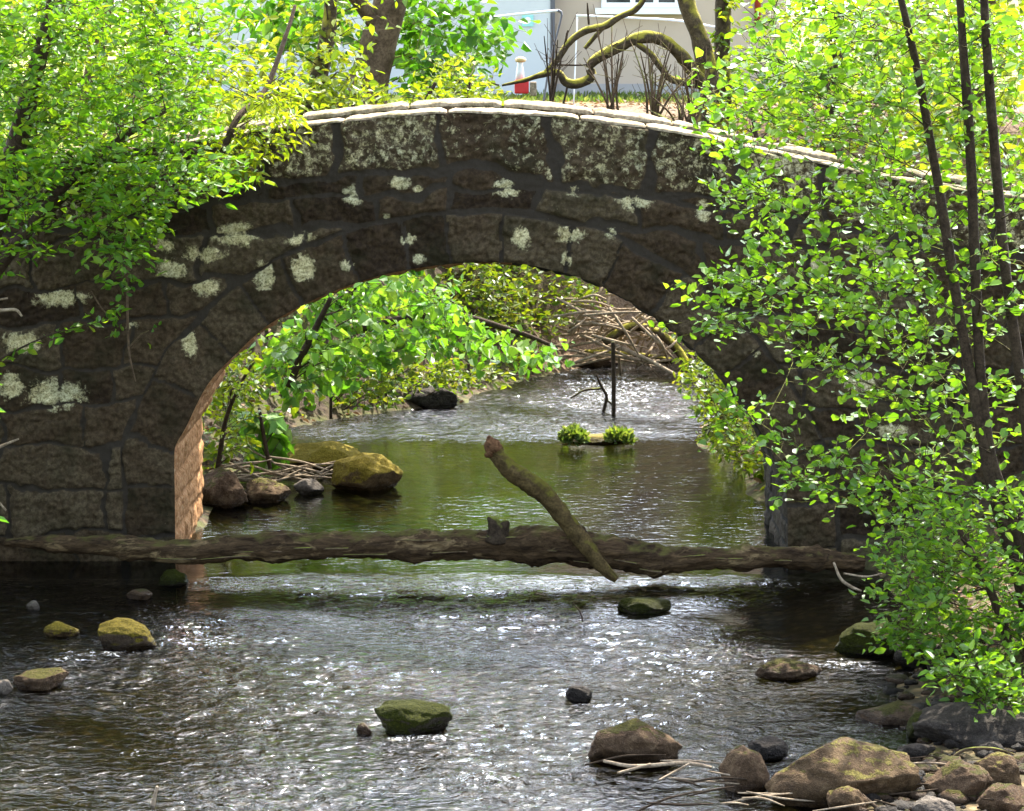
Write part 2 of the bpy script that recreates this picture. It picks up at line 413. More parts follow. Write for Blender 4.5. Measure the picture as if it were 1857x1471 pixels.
def gridmesh(xs, ys):
    X, Y = np.meshgrid(xs, ys); nx, ny = len(xs), len(ys)
    i = np.arange(ny-1)[:, None]*nx; j = np.arange(nx-1)[None, :]
    f = np.stack([i+j, i+j+1, i+nx+j+1, i+nx+j], -1).reshape(-1, 4)
    return X.ravel(), Y.ravel(), f
x, y, f = gridmesh(graded(-8, 9, .11, -700, 700), graded(14.5, 47, .11, -80, 1200))
z, d, zb = terrain(x, y)
mb = MB(); mb.add(np.stack([x, y, z], 1), f, bed=sstep(-.15, .05, d), algae=.18+.5*sstep(22.8, 24.5, y),
                  litter=sstep(.0, .8, x)*sstep(35, 37, y)*(1-sstep(41.5, 42.5, y)),
                  lawn=sstep(2.6, 3.1, z+.25*fbm(np.stack([x, y, 0*x], 1), 3))*(y > 26)*(1-sstep(.0, .8, x)*(1-sstep(41.5, 42.5, y))))
tag(mb.build('ground', M['ground']), kind='structure')

# ------------------------------------------------------------------ water
xs = graded(-5, 4.2, .03, -14, 70); ys = graded(15.6, 38.4, .03, -70, 62)
x, y, f = gridmesh(xs, ys)
d, l, r = chan(x, y)
def blob(px, py, rx, ry):
    c = G(px, py); ex = G(px+rx, py)[0]-c[0]; ey = abs(G(px, py-ry)[1]-c[1])
    return np.exp(-(((x-c[0])/ex)**2+((y-c[1])/ey)**2))
pool = sstep(22.9, 23.6, y)*(1-sstep(30.5, 32.3, y))
chop = np.where(y < 23.2, 1.0, .9) - .81*pool
chop = chop - .75*blob(1480, 1130, 190, 65) - .65*blob(1560, 1290, 130, 45) - .5*blob(80, 1150, 170, 45)
chop = chop - .55*blob(150, 1060, 300, 45) - .45*blob(1080, 1105, 260, 55) - .35*blob(1560, 1060, 150, 35)
chop = np.where(pool < .5, chop*(.72+.75*fbm(np.stack([x*.55+.25*y, y*.42, 0*x+3], 1), 3)), chop)
chop = np.clip(chop, .035, 1.35)
tex = np.stack([x, y*1.5, 0*x], 1)
w = perlin(tex*2.1)*.016 + (1-2*np.abs(perlin(tex*np.array([4.2, 4.6, 1])+9)))*.0165 + perlin(tex*np.array([11, 12, 1])+31)*.0045
slow = .010*perlin(np.stack([x*.7, y*.9, 0*x+5], 1))
foam = -1.2 + 1.15*blob(1600, 1215, 120, 16) + .95*blob(1480, 1205, 90, 9) + 1.0*blob(1420, 1300, 110, 14) + .9*blob(1580, 1248, 120, 8)
foam = foam + .95*blob(390, 1150, 170, 32) + .7*blob(300, 1330, 260, 70) + .85*blob(230, 1370, 150, 20) + .6*blob(850, 1440, 350, 40) + .4*blob(700, 1240, 320, 60) + .5*blob(1150, 1290, 160, 20)  # whites at left and centre also paint in sun glitter
foam = foam + .8*blob(1290, 815, 70, 8) + 1.05*blob(1060, 735, 200, 46) + 1.0*blob(1130, 692, 110, 34) + .55*blob(780, 828, 50, 5) + .6*blob(90, 1190, 60, 10) + .8*blob(500, 885, 60, 6)  # upstream whites paint sky sparkle on the riffle besides real foam
foam = foam + .65*blob(1260, 1470, 90, 20) + .8*blob(750, 1345, 80, 5) + .6*blob(1300, 1245, 60, 8)
crest = (w-w.mean())/w.std()
foam = foam + .50*np.clip(crest, -1.2, 2.2)*np.clip(chop-.35, 0, 1) + .74*np.clip(chop-.3, 0, 1)
for px, py, rw in ((748, 1342, 85), (1152, 1398, 100), (226, 1190, 75), (108, 1162, 40), (70, 1262, 60), (1430, 1240, 75), (1053, 1282, 35), (1352, 1446, 55), (1590, 1198, 80), (1166, 1118, 60), (660, 897, 80), (1394, 1384, 50), (312, 1068, 32)):
    foam = foam + .75*np.maximum(blob(px, py, rw, 7), .6*blob(px-rw*.5, py+14, rw*.9, 8))
ok = (d > -.6)
foam = np.minimum(foam+.06*np.clip(chop-.5, 0, 1), .42)
zz = w*chop + slow
mb = MB(); mb.add(np.stack([x, y, zz], 1), f[ok[f].any(1)], chop=chop, foam=foam)
tag(mb.build('stream_water', M['water']), kind='structure')

# ------------------------------------------------------------------ the bridge
YB, BW = 24.0, 2.14
ins = [(318, 1010), (317, 900), (316, 830), (320, 805), (337, 775), (377, 697), (430, 640), (483, 592), (550, 553), (619, 523), (690, 500), (760, 486),
       (830, 478), (900, 476), (960, 481), (1050, 503), (1120, 535), (1210, 592), (1300, 675), (1365, 760), (1405, 832), (1424, 885), (1428, 930), (1429, 1010)]
A = np.array([P(a, b, YB) for a, b in ins])[:, [0, 2]]
A = catmull(A, 420)
A = np.vstack([[A[0, 0], -.7], A, [A[-1, 0], -.7]])
seg = np.concatenate([[0], np.cumsum(np.linalg.norm(np.diff(A, axis=0), axis=1))])
AS = np.linspace(0, seg[-1], 520); A = np.stack([np.interp(AS, seg, A[:, 0]), np.interp(AS, seg, A[:, 1])], 1)
ZSPR = P(318, 810, YB)[2]
mono = np.argsort(A[:, 0])
def zi(x):
    xl, xr = A[:, 0].min(), A[:, 0].max()
    m = A[:, 1] > ZSPR-.25
    o = np.interp(x, A[m, 0], A[m, 1])
    return np.where((x > xl) & (x < xr), o, -9)
cop = [(-900, 420), (-300, 345), (0, 300), (300, 258), (450, 233), (600, 214), (720, 202), (800, 196), (880, 196), (1000, 203), (1120, 217), (1240, 235), (1450, 280), (1650, 322), (1857, 352), (2200, 395), (2900, 470)]
CP = np.array([P(a, b, YB) for a, b in cop])[:, [0, 2]]
CPs = catmull(CP, 300)
COPT = .045
def ztop(x): return np.interp(x, CPs[:, 0], CPs[:, 1]) - COPT
TOPT = .40     # parapet thickness
jr = np.random.default_rng(21)
PJ = np.array(sorted([P(q, 260, YB)[0] for q in (-700, -480, -300, -120, 60, 215, 345, 482, 604, 796, 1001, 1178, 1345, 1500, 1640, 1800, 1960, 2150, 2350, 2600)]))
RJ = np.cumsum(jr.uniform(.30, .52, 40))
# coursed rubble of the spandrels
CH = np.concatenate([[-.7], -.35+np.cumsum(jr.uniform(.26, .46, 14))])
CJ = [np.cumsum(jr.uniform(.42, 1.0, 40))-10+jr.uniform(0, .8) for _ in CH]
CT = jr.uniform(0, 1, (30, 60))

def face(xs, nz, sign, yface, lod=1.0):
    """heightfield of one bridge face: returns mesh pieces by part"""
    V = np.linspace(0, 1, nz)
    X, VV = np.meshgrid(xs, V); X = X.ravel(); VV = VV.ravel()
    top = ztop(X); Z = -.6 + VV*(top+.6)
    nx = len(xs)
    i = np.arange(nz-1)[:, None]*nx; j = np.arange(nx-1)[None, :]
    f = np.stack([i+j, i+j+1, i+nx+j+1, i+nx+j], -1).reshape(-1, 4)
    inside = (X > A[:, 0].min()) & (X < A[:, 0].max()) & (Z < zi(X))
    near = np.where((X > A[:, 0].min()-.9) & (X < A[:, 0].max()+.9))[0]
    dist = np.full(len(X), 9.0); idx = np.zeros(len(X), int)
    for s in range(0, len(near), 6000):
        q = near[s:s+6000]
        dd = (X[q, None]-A[None, :, 0])**2 + (Z[q, None]-A[None, :, 1])**2
        k = dd.argmin(1); idx[q] = k; dist[q] = np.sqrt(dd[np.arange(len(q)), k])
    keep = ~inside[f].all(1)
    snap = np.zeros(len(X), bool); snap[f[keep].ravel()] = True; snap &= inside
    X[snap] = A[idx[snap], 0]; Z[snap] = A[idx[snap], 1]; dist[snap] = 0
    # wobble of the joint lines
    p2 = np.stack([X, 0*X, Z], 1)
    wx = .085*fbm(p2*2.3+3, 4); wz = .085*fbm(p2*2.1+11, 4)
    x2, z2 = X+wx, Z+wz
    top = ztop(X)
    # parapet course
    par_h = .50 + .04*np.sin(X*1.3)
    dt = top - Z
    par = (dt + wz) < par_h
    ring = (~par) & (dist+wx*.5 < .43)
    sp_ = ~(par | ring)
    dj = np.full(len(X), 1.0); tint = np.zeros(len(X)); jw = np.full(len(X), .035)
    # parapet
    k = np.searchsorted(PJ, x2); kk = np.clip(k, 1, len(PJ)-1)
    dpar = np.minimum(np.abs(x2-PJ[kk-1]), np.abs(PJ[kk]-x2)); dpar = np.minimum(dpar, par_h-(dt+wz))
    dj[par] = dpar[par]; tint[par] = .55+.3*(CT[3, kk % 60][par]-.5); jw[par] = .036
    # ring
    s_ = AS[idx] + wx*.6
    k = np.searchsorted(RJ, s_); kk = np.clip(k, 1, len(RJ)-1)
    dr = np.minimum(np.abs(s_-RJ[kk-1]), np.abs(RJ[kk]-s_)); dr = np.minimum(dr*1.3, .43-(dist+wx*.5))
    dj[ring] = dr[ring]; tint[ring] = CT[5, kk % 60][ring]; jw[ring] = .015
    # rubble, courses follow the hump of the road a little
    zc = z2 - .45*(top-top.max())*sstep(.2, 2.8, Z)
    c = np.clip(np.searchsorted(CH, zc), 1, len(CH)-1)
    dr = np.minimum(np.abs(zc-CH[c-1]), np.abs(CH[c]-zc))
    ks = np.zeros(len(X), int); dv = np.zeros(len(X))
    for cc in range(1, len(CH)):
        m = c == cc
        if not m.any(): continue
        J = CJ[cc]; k = np.clip(np.searchsorted(J, x2[m]), 1, len(J)-1)
        ks[m] = k; dv[m] = np.minimum(np.abs(x2[m]-J[k-1]), np.abs(J[k]-x2[m]))
    dr = np.minimum(dr, dv); dr = np.minimum(dr, np.where(dist < 2, np.maximum(dist-.43, 0), 9)); dr = np.minimum(dr, np.maximum(dt+wz-par_h, 0))
    dj[sp_] = dr[sp_]; tint[sp_] = CT[c % 30, ks % 60][sp_]; jw[sp_] = np.where(np.abs(X+.2) < 2.4, .026, .016)[sp_]
    jw = jw*(1+.7*fbm(p2*3.1+60, 3)).clip(.25, 2)
    mort = 1-sstep(jw*.75, jw*1.5, dj)
    rnd = sstep(jw*.6, jw*2.2, dj)
    h = .020*rnd + (tint-.5)*.030*rnd + .028*fbm(p2*5.5, 4, .6)*(.35+.65*rnd) + .017*fbm(p2*20, 3, .65)*(.3+.7*rnd)
    h += .03*fbm(p2*1.2+40, 2)
    edge = sstep(0, .03, dist)
    h = h*np.where(dist < .5, edge, 1) * sstep(0, .012, dt+.004) 
    # lichen where it grows on the real stones
    li = np.full(len(X), -1.1)
    li[par] = .40+.10*(tint[par]-.5)
    li += .25*fbm(p2*1.3+70, 2)
    if sign < 0:
        for a, b, rx, ry in [(920, 340, 32, 22), (1040, 345, 18, 14), (640, 355, 26, 22), (1150, 365, 40, 20), (1275, 385, 18, 26), (1035, 425, 30, 22), (945, 432, 20, 26),
                (1028, 470, 12, 18), (740, 435, 18, 14), (550, 485, 26, 30), (545, 430, 32, 22), (430, 425, 60, 26), (375, 520, 34, 20), (310, 490, 32, 24), (345, 625, 18, 32),
                (100, 715, 66, 36), (40, 620, 42, 26), (300, 445, 20, 16), (110, 540, 60, 20), (480, 500, 24, 34), (630, 480, 16, 14), (760, 470, 14, 12), (370, 460, 46, 18),
                (725, 330, 24, 18), (20, 700, 26, 30), (1590, 450, 26, 20), (1110, 420, 16, 20), (1480, 480, 22, 16), (1560, 690, 40, 24), (1620, 780, 34, 16), (760, 345, 14, 10), (700, 395, 10, 10), (1370, 640, 12, 9), (240, 590, 14, 10)]:
            c0 = P(a, b, YB)
            li = np.maximum(li, -1.1 + 2.35*np.exp(-.62*(((X-c0[0])/(rx*mpp(YB)))**2+((Z-c0[2])/(ry*mpp(YB)))**2)))
    li = li - .65*mort
    Yv = yface + sign*h
    pts = np.stack([X, Yv, Z], 1)
    fk = f[keep]
    cx = fk[:, 0]
    cls = np.where(par[fk].sum(1) >= 3, 2, np.where(ring[fk].sum(1) >= 3, 1, 0))
    if sign > 0: fk = fk[:, ::-1]
    res = []
    for q in (0, 1, 2):
        ff = fk[cls == q]; u, inv = np.unique(ff, return_inverse=True)
        res.append((pts[u], inv.reshape(-1, 4), dict(mortar=mort[u], tint=tint[u], lichen=li[u])))
    return res

bridge = thing('stone_bridge', 'old lichen-spotted stone arch bridge with a humped parapet over the stream', 'bridge', (P(872, 900, YB)[0], YB+BW/2, 0))
BL = bridge.location
fine = np.concatenate([np.arange(-11, -4.8, .12), np.arange(-4.8, 4.8, .0135), np.arange(4.8, 12, .12)])
coarse = np.arange(-11, 12, .06)
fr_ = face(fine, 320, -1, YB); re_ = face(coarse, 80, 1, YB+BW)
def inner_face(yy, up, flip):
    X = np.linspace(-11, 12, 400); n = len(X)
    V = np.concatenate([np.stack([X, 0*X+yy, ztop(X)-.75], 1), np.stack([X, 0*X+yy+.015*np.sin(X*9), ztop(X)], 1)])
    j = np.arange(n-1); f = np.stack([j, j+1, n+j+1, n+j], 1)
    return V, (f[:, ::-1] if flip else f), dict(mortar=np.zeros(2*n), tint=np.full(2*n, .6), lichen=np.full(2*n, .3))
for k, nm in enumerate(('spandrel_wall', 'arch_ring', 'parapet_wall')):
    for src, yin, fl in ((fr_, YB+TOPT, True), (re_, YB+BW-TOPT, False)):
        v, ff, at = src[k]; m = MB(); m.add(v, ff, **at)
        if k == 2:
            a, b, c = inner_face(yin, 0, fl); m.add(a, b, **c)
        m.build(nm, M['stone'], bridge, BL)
# vault
nS = len(A); ny = 70; yy = np.linspace(YB, YB+BW, ny)
Pn = norm(np.stack([-np.gradient(A[:, 1]), np.gradient(A[:, 0])], 1))     # outward normal
S2, Y2 = np.meshgrid(AS, yy, indexing='ij')
q = np.stack([S2.ravel(), Y2.ravel(), 0*S2.ravel()], 1)
row = np.floor(S2.ravel()/.24); oy = (row % 2)*.3 + .1*np.sin(row*5)
djv = np.minimum(np.abs(((S2.ravel()+.02*fbm(q*3)) % .24)-.12)*-1+.12, .25-np.abs(((Y2.ravel()+oy) % .5)-.25))
rn = sstep(.01, .05, djv)
hv = (.022*rn + .02*fbm(q*4, 4, .6))*np.tile(sstep(0, .06, np.minimum(yy-YB, YB+BW-yy)), nS)
Av = np.repeat(A, ny, 0) - np.repeat(Pn, ny, 0)*(hv[:, None])
V = np.stack([Av[:, 0], Y2.ravel(), Av[:, 1]], 1)
i = np.arange(nS-1)[:, None]*ny; j = np.arange(ny-1)[None, :]
fv = np.stack([i+j, i+j+1, i+ny+j+1, i+ny+j], -1).reshape(-1, 4)
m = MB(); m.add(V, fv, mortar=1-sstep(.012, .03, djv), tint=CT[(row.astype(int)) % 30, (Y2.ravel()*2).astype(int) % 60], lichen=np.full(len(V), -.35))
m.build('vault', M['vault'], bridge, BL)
# roadway between the parapets
X = np.linspace(-11, 12, 300); n = len(X)
V = np.concatenate([np.stack([X, 0*X+YB+TOPT-.05, ztop(X)-.7], 1), np.stack([X, 0*X+YB+BW-TOPT+.05, ztop(X)-.7], 1)])
j = np.arange(n-1); m = MB(); m.add(V, np.stack([j, j+1, n+j+1, n+j], 1)); m.build('roadway', M['road'], bridge, BL)
# coping slabs, one run of stones on each parapet
cr = np.random.default_rng(5)
for y0, y1, CT_ in ((YB-.02, YB+TOPT, .034), (YB+BW-TOPT, YB+BW+.03, .055)):
    m = MB(); xx = -10.5
    while xx < 11.5:
        ln = cr.uniform(.55, 1.25); xe = xx+ln-.022
        ns = max(4, int(ln/.05)); X = np.linspace(xx, xe, ns)
        prof = np.array([(0, 0), (0, .40), (.02, .58), (.2, .84), (.5, 1.05), (.8, .9), (.97, .6), (1, .5), (1, 0)])
        dz = cr.uniform(-.006, .008); tl = cr.uniform(-.01, .01)
        rows = []
        for qx in X:
            ins_ = .015 if qx in (X[0], X[-1]) else 0
            zb_ = float(ztop(np.array([qx]))[0])
            rows.append(np.stack([np.full(len(prof), qx), y0+ins_+prof[:, 0]*(y1-y0-2*ins_)+tl, zb_+.001+prof[:, 1]*(CT_+dz-ins_)], 1))
        R = np.concatenate(rows); R[:, 1:] += np.array([.018, .010])*np.stack([fbm(R*8, 4, .6), fbm(R*8+9, 4, .6)], 1)
        npf = len(prof); i = np.arange(ns-1)[:, None]*npf; jj = np.arange(npf-1)[None, :]
        ff = np.stack([i+jj, i+npf+jj, i+npf+jj+1, i+jj+1], -1).reshape(-1, 4)
        m.add(R, ff, np.array([list(range(npf)), list(range((ns-1)*npf, ns*npf))[::-1]]), mortar=np.zeros(len(R)), tint=np.full(len(R), cr.uniform(.2, .9)), lichen=np.full(len(R), -.2))
        xx += ln
    m.build('coping', M['coping'], bridge, BL)

# ------------------------------------------------------------------ fallen log and driftwood
def pxcurve(pts, n):
    """pts: (px, py, depth, radius_px)"""
    c = np.array([P(a, b, Y) for a, b, Y, r in pts]); rad = np.array([r*mpp(Y) for a, b, Y, r in pts])
    t = np.linspace(0, 1, len(pts)); return catmull(c, n), np.maximum(catmull(np.stack([rad]*3, 1), n)[:, 0], .0015)
lp = [(10, 985, 23.35, 8), (90, 984, 23.3, 15), (200, 992, 23.25, 20), (330, 999, 23.2, 24), (520, 991, 23.15, 25), (700, 989, 23.1, 27), (860, 988, 23.1, 30), (1000, 990, 23.1, 35),
      (1110, 1003, 23.1, 34), (1200, 1015, 23.1, 27), (1300, 1012, 23.15, 21), (1420, 1012, 23.2, 21), (1500, 1016, 23.25, 22), (1565, 1020, 23.3, 17)]
c, r = pxcurve(lp, 260)
c[:, 2] += .02*perlin(np.stack([c[:, 0]*2, 0*r, 0*r], 1))
for q_ in (.08, .17, .3, .41, .52, .68, .8, .9): r = r*(1+.28*np.exp(-((np.linspace(0, 1, len(r))-q_)/.012)**2))
log = thing('fallen_log', 'long weathered fallen log lying right across the stream before the arch', 'log', c[130]*np.array([1, 1, 0]))
m = MB(); tube(m, c, r*.9, 40, .2, 3, 24); m.build('trunk', M['logbark'], log, log.location)
m = MB()
for pts in ([(900, 978, 23.05, 26), (901, 962, 23.03, 18), (893, 946, 23.0, 10), (884, 938, 23.0, 3)], [(905, 966, 23.05, 18), (917, 948, 23.02, 8), (920, 943, 23.02, 3)]):
    a, b = pxcurve(pts, 14); tube(m, a, b, 14, .3, 8, 16)
m.build('branch_stub', M['alderbark'], log, log.location)
m = MB(); a, b = pxcurve([(1045, 985, 23.0, 16), (1053, 962, 22.98, 14), (1058, 955, 22.98, 5)], 12); tube(m, a, b, 12, .3, 5, 12); m.build('branch_stub', M['logbark'], log, log.location)
for k in range(16):
    m = MB()   # loose strips of bark
    px = 330+k*72+random.uniform(-20, 20); i0 = int(np.argmin(np.abs(c[:, 0]-P(px, 990, 23.1)[0])))
    a = c[max(i0-5, 0):i0+5].copy(); a[:, 1] -= r[i0]*.85; a[:, 2] += r[i0]*random.uniform(-.6, .65)
    tube(m, a, np.linspace(.006, .014, len(a)), 6, .4, k, 10, flat=.6)
    m.build('bark_strip', M['brownbark'], log, log.location)
bp = [(1118, 1052, 22.85, 7), (1095, 1030, 22.88, 13), (1070, 1000, 22.9, 16), (1035, 955, 22.93, 17), (1000, 910, 22.95, 19), (960, 875, 22.95, 21), (925, 852, 22.96, 18), (905, 830, 22.97, 16), (898, 815, 22.97, 15)]
a, b = pxcurve(bp, 90)
br = thing('broken_branch', 'thick broken branch leaning up and left over the fallen log', 'branch', a[0])
m = MB(); tube(m, a, b*.9, 26, .22, 2, 26); m.build('limb', M['branchbark'], br, br.location)
m = MB(); a, b = pxcurve([(899, 818, 22.96, 14), (893, 806, 22.96, 15), (889, 797, 22.97, 8), (886, 790, 22.97, 2)], 16); tube(m, a, b, 18, .35, 6, 22)
a, b = pxcurve([(890, 820, 22.94, 8), (883, 825, 22.93, 6), (880, 822, 22.93, 2)], 8); tube(m, a, b, 10, .3, 6, 22)
m.build('broken_end', M['brokenwood'], br, br.location)

def stick(name, label, pts, mat, forks=(), k=7, group=None, n=24, lump=.12):
    a, b = pxcurve(pts, n); o = MB(); tube(o, a, b, k, lump, random.random()*9, 20)
    for fp in forks:
        u, w_ = pxcurve(fp, 14); tube(o, u, w_, 6, lump, random.random()*9, 20)
    ob = o.build(name, M[mat], None, a[0]); return tag(ob, label, 'stick' if 'twig' not in name else 'twig', group)

# ------------------------------------------------------------------ rocks
_ico = {}
def ico(s):
    if s not in _ico:
        b = bmesh.new(); bmesh.ops.create_icosphere(b, subdivisions=s, radius=1); b.verts.ensure_lookup_table()
        _ico[s] = (np.array([v.co[:] for v in b.verts]), np.array([[v.index for v in f_.verts] for f_ in b.faces])); b.free()
    return _ico[s]
def rock_shape(seed, sub=5, facets=5, rough=1.0):
    v, f_ = ico(sub); v = v.copy(); g = np.random.default_rng(seed)
    v *= (1+.22*fbm(v*1.1+seed*3.7, 2)[:, None]*rough)
    for k in range(facets):
        nn = norm(g.normal(size=3)*np.array([1, 1, .8])); c_ = g.uniform(.62, .88)
        ov = np.maximum(v@nn - c_, 0); v -= nn*ov[:, None]*.9
    v *= (1+.045*fbm(v*4+seed, 3)[:, None]*rough+.02*fbm(v*11+seed, 3)[:, None]*rough)
    v /= np.abs(v).max(0)
    return v, f_
def rock(px, py, w, h, mat, label, seed, dr=.8, name='rock', group=None, z0=0.0, rot=None, sub=5, facets=5, tilt=0.0):
    """px, py: centre of the waterline / ground contact in the photo"""
    c_ = G(px, py, z0); s = mpp(c_[1]); wm = w*s; hm = h*s*.93; dm = wm*dr
    v, f_ = rock_shape(seed, sub, facets)
    a = tilt; R = np.array([[math.cos(a), 0, math.sin(a)], [0, 1, 0], [-math.sin(a), 0, math.cos(a)]])
    v = v*np.array([wm/2, dm/2, hm*.66]); v = v@R.T
    v[:, 2] += hm*.36; loc = np.array([c_[0], c_[1]+dm*.42, z0]); v += loc
    o = MB(); o.add(v, f_); ob = o.build(name, M[mat], None, loc)
    return tag(ob, label, 'rock' if name != 'boulder' else 'boulder', group)
rock(748, 1336, 150, 66, 'rockmoss', 'low dark boulder covered in green moss standing alone in mid stream', 12, .7, 'boulder', tilt=.10)
rock(1152, 1392, 182, 84, 'rockbrown', 'flat-topped brown boulder with sticks lying against its foot', 31, .7, 'boulder', facets=7)
rock(1535, 1466, 300, 122, 'rocktan', 'largest tan boulder at the foot of the photo with a mossy crest', 44, .6, 'boulder', facets=6)
rock(1535, 1484, 92, 58, 'rocktan', 'small square-edged tan rock leaning on the largest tan boulder', 8, .7, facets=8)
rock(1352, 1440, 96, 92, 'rockbrown', 'brown wedge-shaped rock left of the largest tan boulder', 15, .8)
rock(1394, 1380, 80, 42, 'rockdark', 'small dark wet rock in the water behind the brown wedge-shaped rock', 19, .7)
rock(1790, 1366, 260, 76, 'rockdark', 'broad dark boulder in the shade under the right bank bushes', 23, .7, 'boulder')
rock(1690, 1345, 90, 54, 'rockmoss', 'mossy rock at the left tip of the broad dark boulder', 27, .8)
rock(1740, 1462, 140, 84, 'rockbrown', 'angular brown rock right of the largest tan boulder', 35, .8, facets=8)
rock(1815, 1440, 110, 74, 'rocktan', 'tan rock behind the angular brown rock near the right edge', 38, .8)
rock(1836, 1492, 120, 66, 'rockbrown', 'reddish brown rock in the bottom right corner of the photo', 40, .8)
rock(1697, 1492, 84, 44, 'rockpale', 'pale rounded stone at the bottom edge in front of the angular brown rock', 42, .8)
rock(1668, 1388, 90, 40, 'rockdark', 'grey wet stone between the largest tan boulder and the dark boulder', 47, .7)
rock(1590, 1192, 150, 62, 'rockmoss', 'mossy ledge rock jutting from under the right bank leaves', 51, .8, tilt=-.1)
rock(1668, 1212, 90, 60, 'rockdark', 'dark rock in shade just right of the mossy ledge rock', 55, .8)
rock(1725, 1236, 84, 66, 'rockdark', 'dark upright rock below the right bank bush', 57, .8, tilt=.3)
rock(1790, 1268, 120, 70, 'rockdark', 'grey rock half buried in the right bank beneath the ferny leaves', 59, .8)
rock(1430, 1236, 130, 38, 'rockbrown', 'flat brown rock with white water breaking over its right end', 61, .6)
rock(1053, 1276, 56, 34, 'rockdark', 'small dark jagged stone in the rapids between the two mid-stream boulders', 63, .7, facets=8, tilt=.35)
rock(226, 1182, 114, 58, 'rockhalf', 'dark peaked rock with a yellow mossy right flank in the left shallows', 67, .7, 'boulder', tilt=.05)
rock(108, 1157, 68, 30, 'rockyellow', 'low yellow mossy rock left of the dark peaked rock', 69, .7)
rock(58, 1107, 26, 18, 'rockpale', 'tiny pale stone in the dark water near the left edge', 71, .8, sub=4)
rock(312, 1064, 56, 30, 'rockmoss', 'small green domed rock just below the left end of the log', 73, .8, sub=4)
rock(252, 1089, 52, 20, 'rockbrown', 'low brown stone left of the small green domed rock', 75, .8, sub=4)
rock(70, 1256, 110, 44, 'rockbrown', 'rough pinkish brown rock in the riffle at the left edge', 77, .7, tilt=-.08)
rock(4, 1262, 40, 30, 'rockpale', 'pale stone cut off by the left edge of the photo', 79, .7, sub=4)
rock(660, 1336, 30, 26, 'rockbrown', 'little brown stone touching the left end of the mid-stream mossy boulder', 81, .8, sub=4)
rock(1166, 1114, 112, 28, 'rockmoss', 'low mossy hummock breaking the surface right of centre below the log', 83, .6)
rock(660, 893, 142, 70, 'rockyellow', 'round boulder with a yellow mossy cap beyond the arch', 85, .7, 'boulder')
rock(580, 856, 170, 50, 'rockyellow', 'flat yellowish rock behind the round moss-capped boulder', 87, .7)
rock(392, 924, 112, 74, 'rockbrown', 'brown boulder inside the arch against the left wall', 89, .9, 'boulder')
rock(478, 914, 96, 44, 'rocktan', 'tan stone beside the brown boulder beyond the left arch wall', 91, .8)
rock(560, 898, 58, 30, 'rockpale', 'small pale stone left of the round moss-capped boulder', 93, .8, sub=4)
rock(776, 742, 110, 46, 'rockdark', 'black undercut rock at the foot of the far left bank', 95, .7)
rock(1330, 800, 120, 40, 'rockdark', 'dark rock at the foot of the far right bank beyond the arch', 97, .8)
rock(1080, 668, 90, 26, 'rockbrown', 'brown rock at the head of the upstream riffle', 99, .7)
rock(1082, 806, 150, 16, 'rockyellow', 'low gravelly islet under the two yellow grass tufts', 101, .5, sub=4)

# pebbles and cobbles along the near right margin (uncountable)
for pm, pl, ps in (('rockbrown', 'brown pebbles and cobbles strewn along the margins of the stream', 77), ('rockdark', 'dark wet pebbles lying among the brown ones along the stream', 78)):
  m = MB(); g = np.random.default_rng(ps); v0, f0 = ico(2)
  for k in range(420):
      u = g.uniform(0, 1)
      if u < .75: px, py = g.uniform(1230, 1860), g.uniform(1340, 1500)
      elif u < .9: px, py = g.uniform(1560, 1800), g.uniform(1190, 1340)
      else: px, py = g.uniform(380, 620), g.uniform(850, 925)
      c_ = G(px, py); gz = tz(c_[0], c_[1])
      if gz < -.12: continue
      s = g.gamma(2.0, .013)+.010
      v = v0*(1+.5*perlin(v0*1.3+k*1.7)[:, None])*s*np.array([g.uniform(.8, 1.5), g.uniform(.8, 1.4), g.uniform(.5, .8)])
      m.add(v+np.array([c_[0], c_[1], gz+s*.2]), f0)
  tag(m.build('pebbles', M[pm]), pl, 'pebbles', kind='stuff')

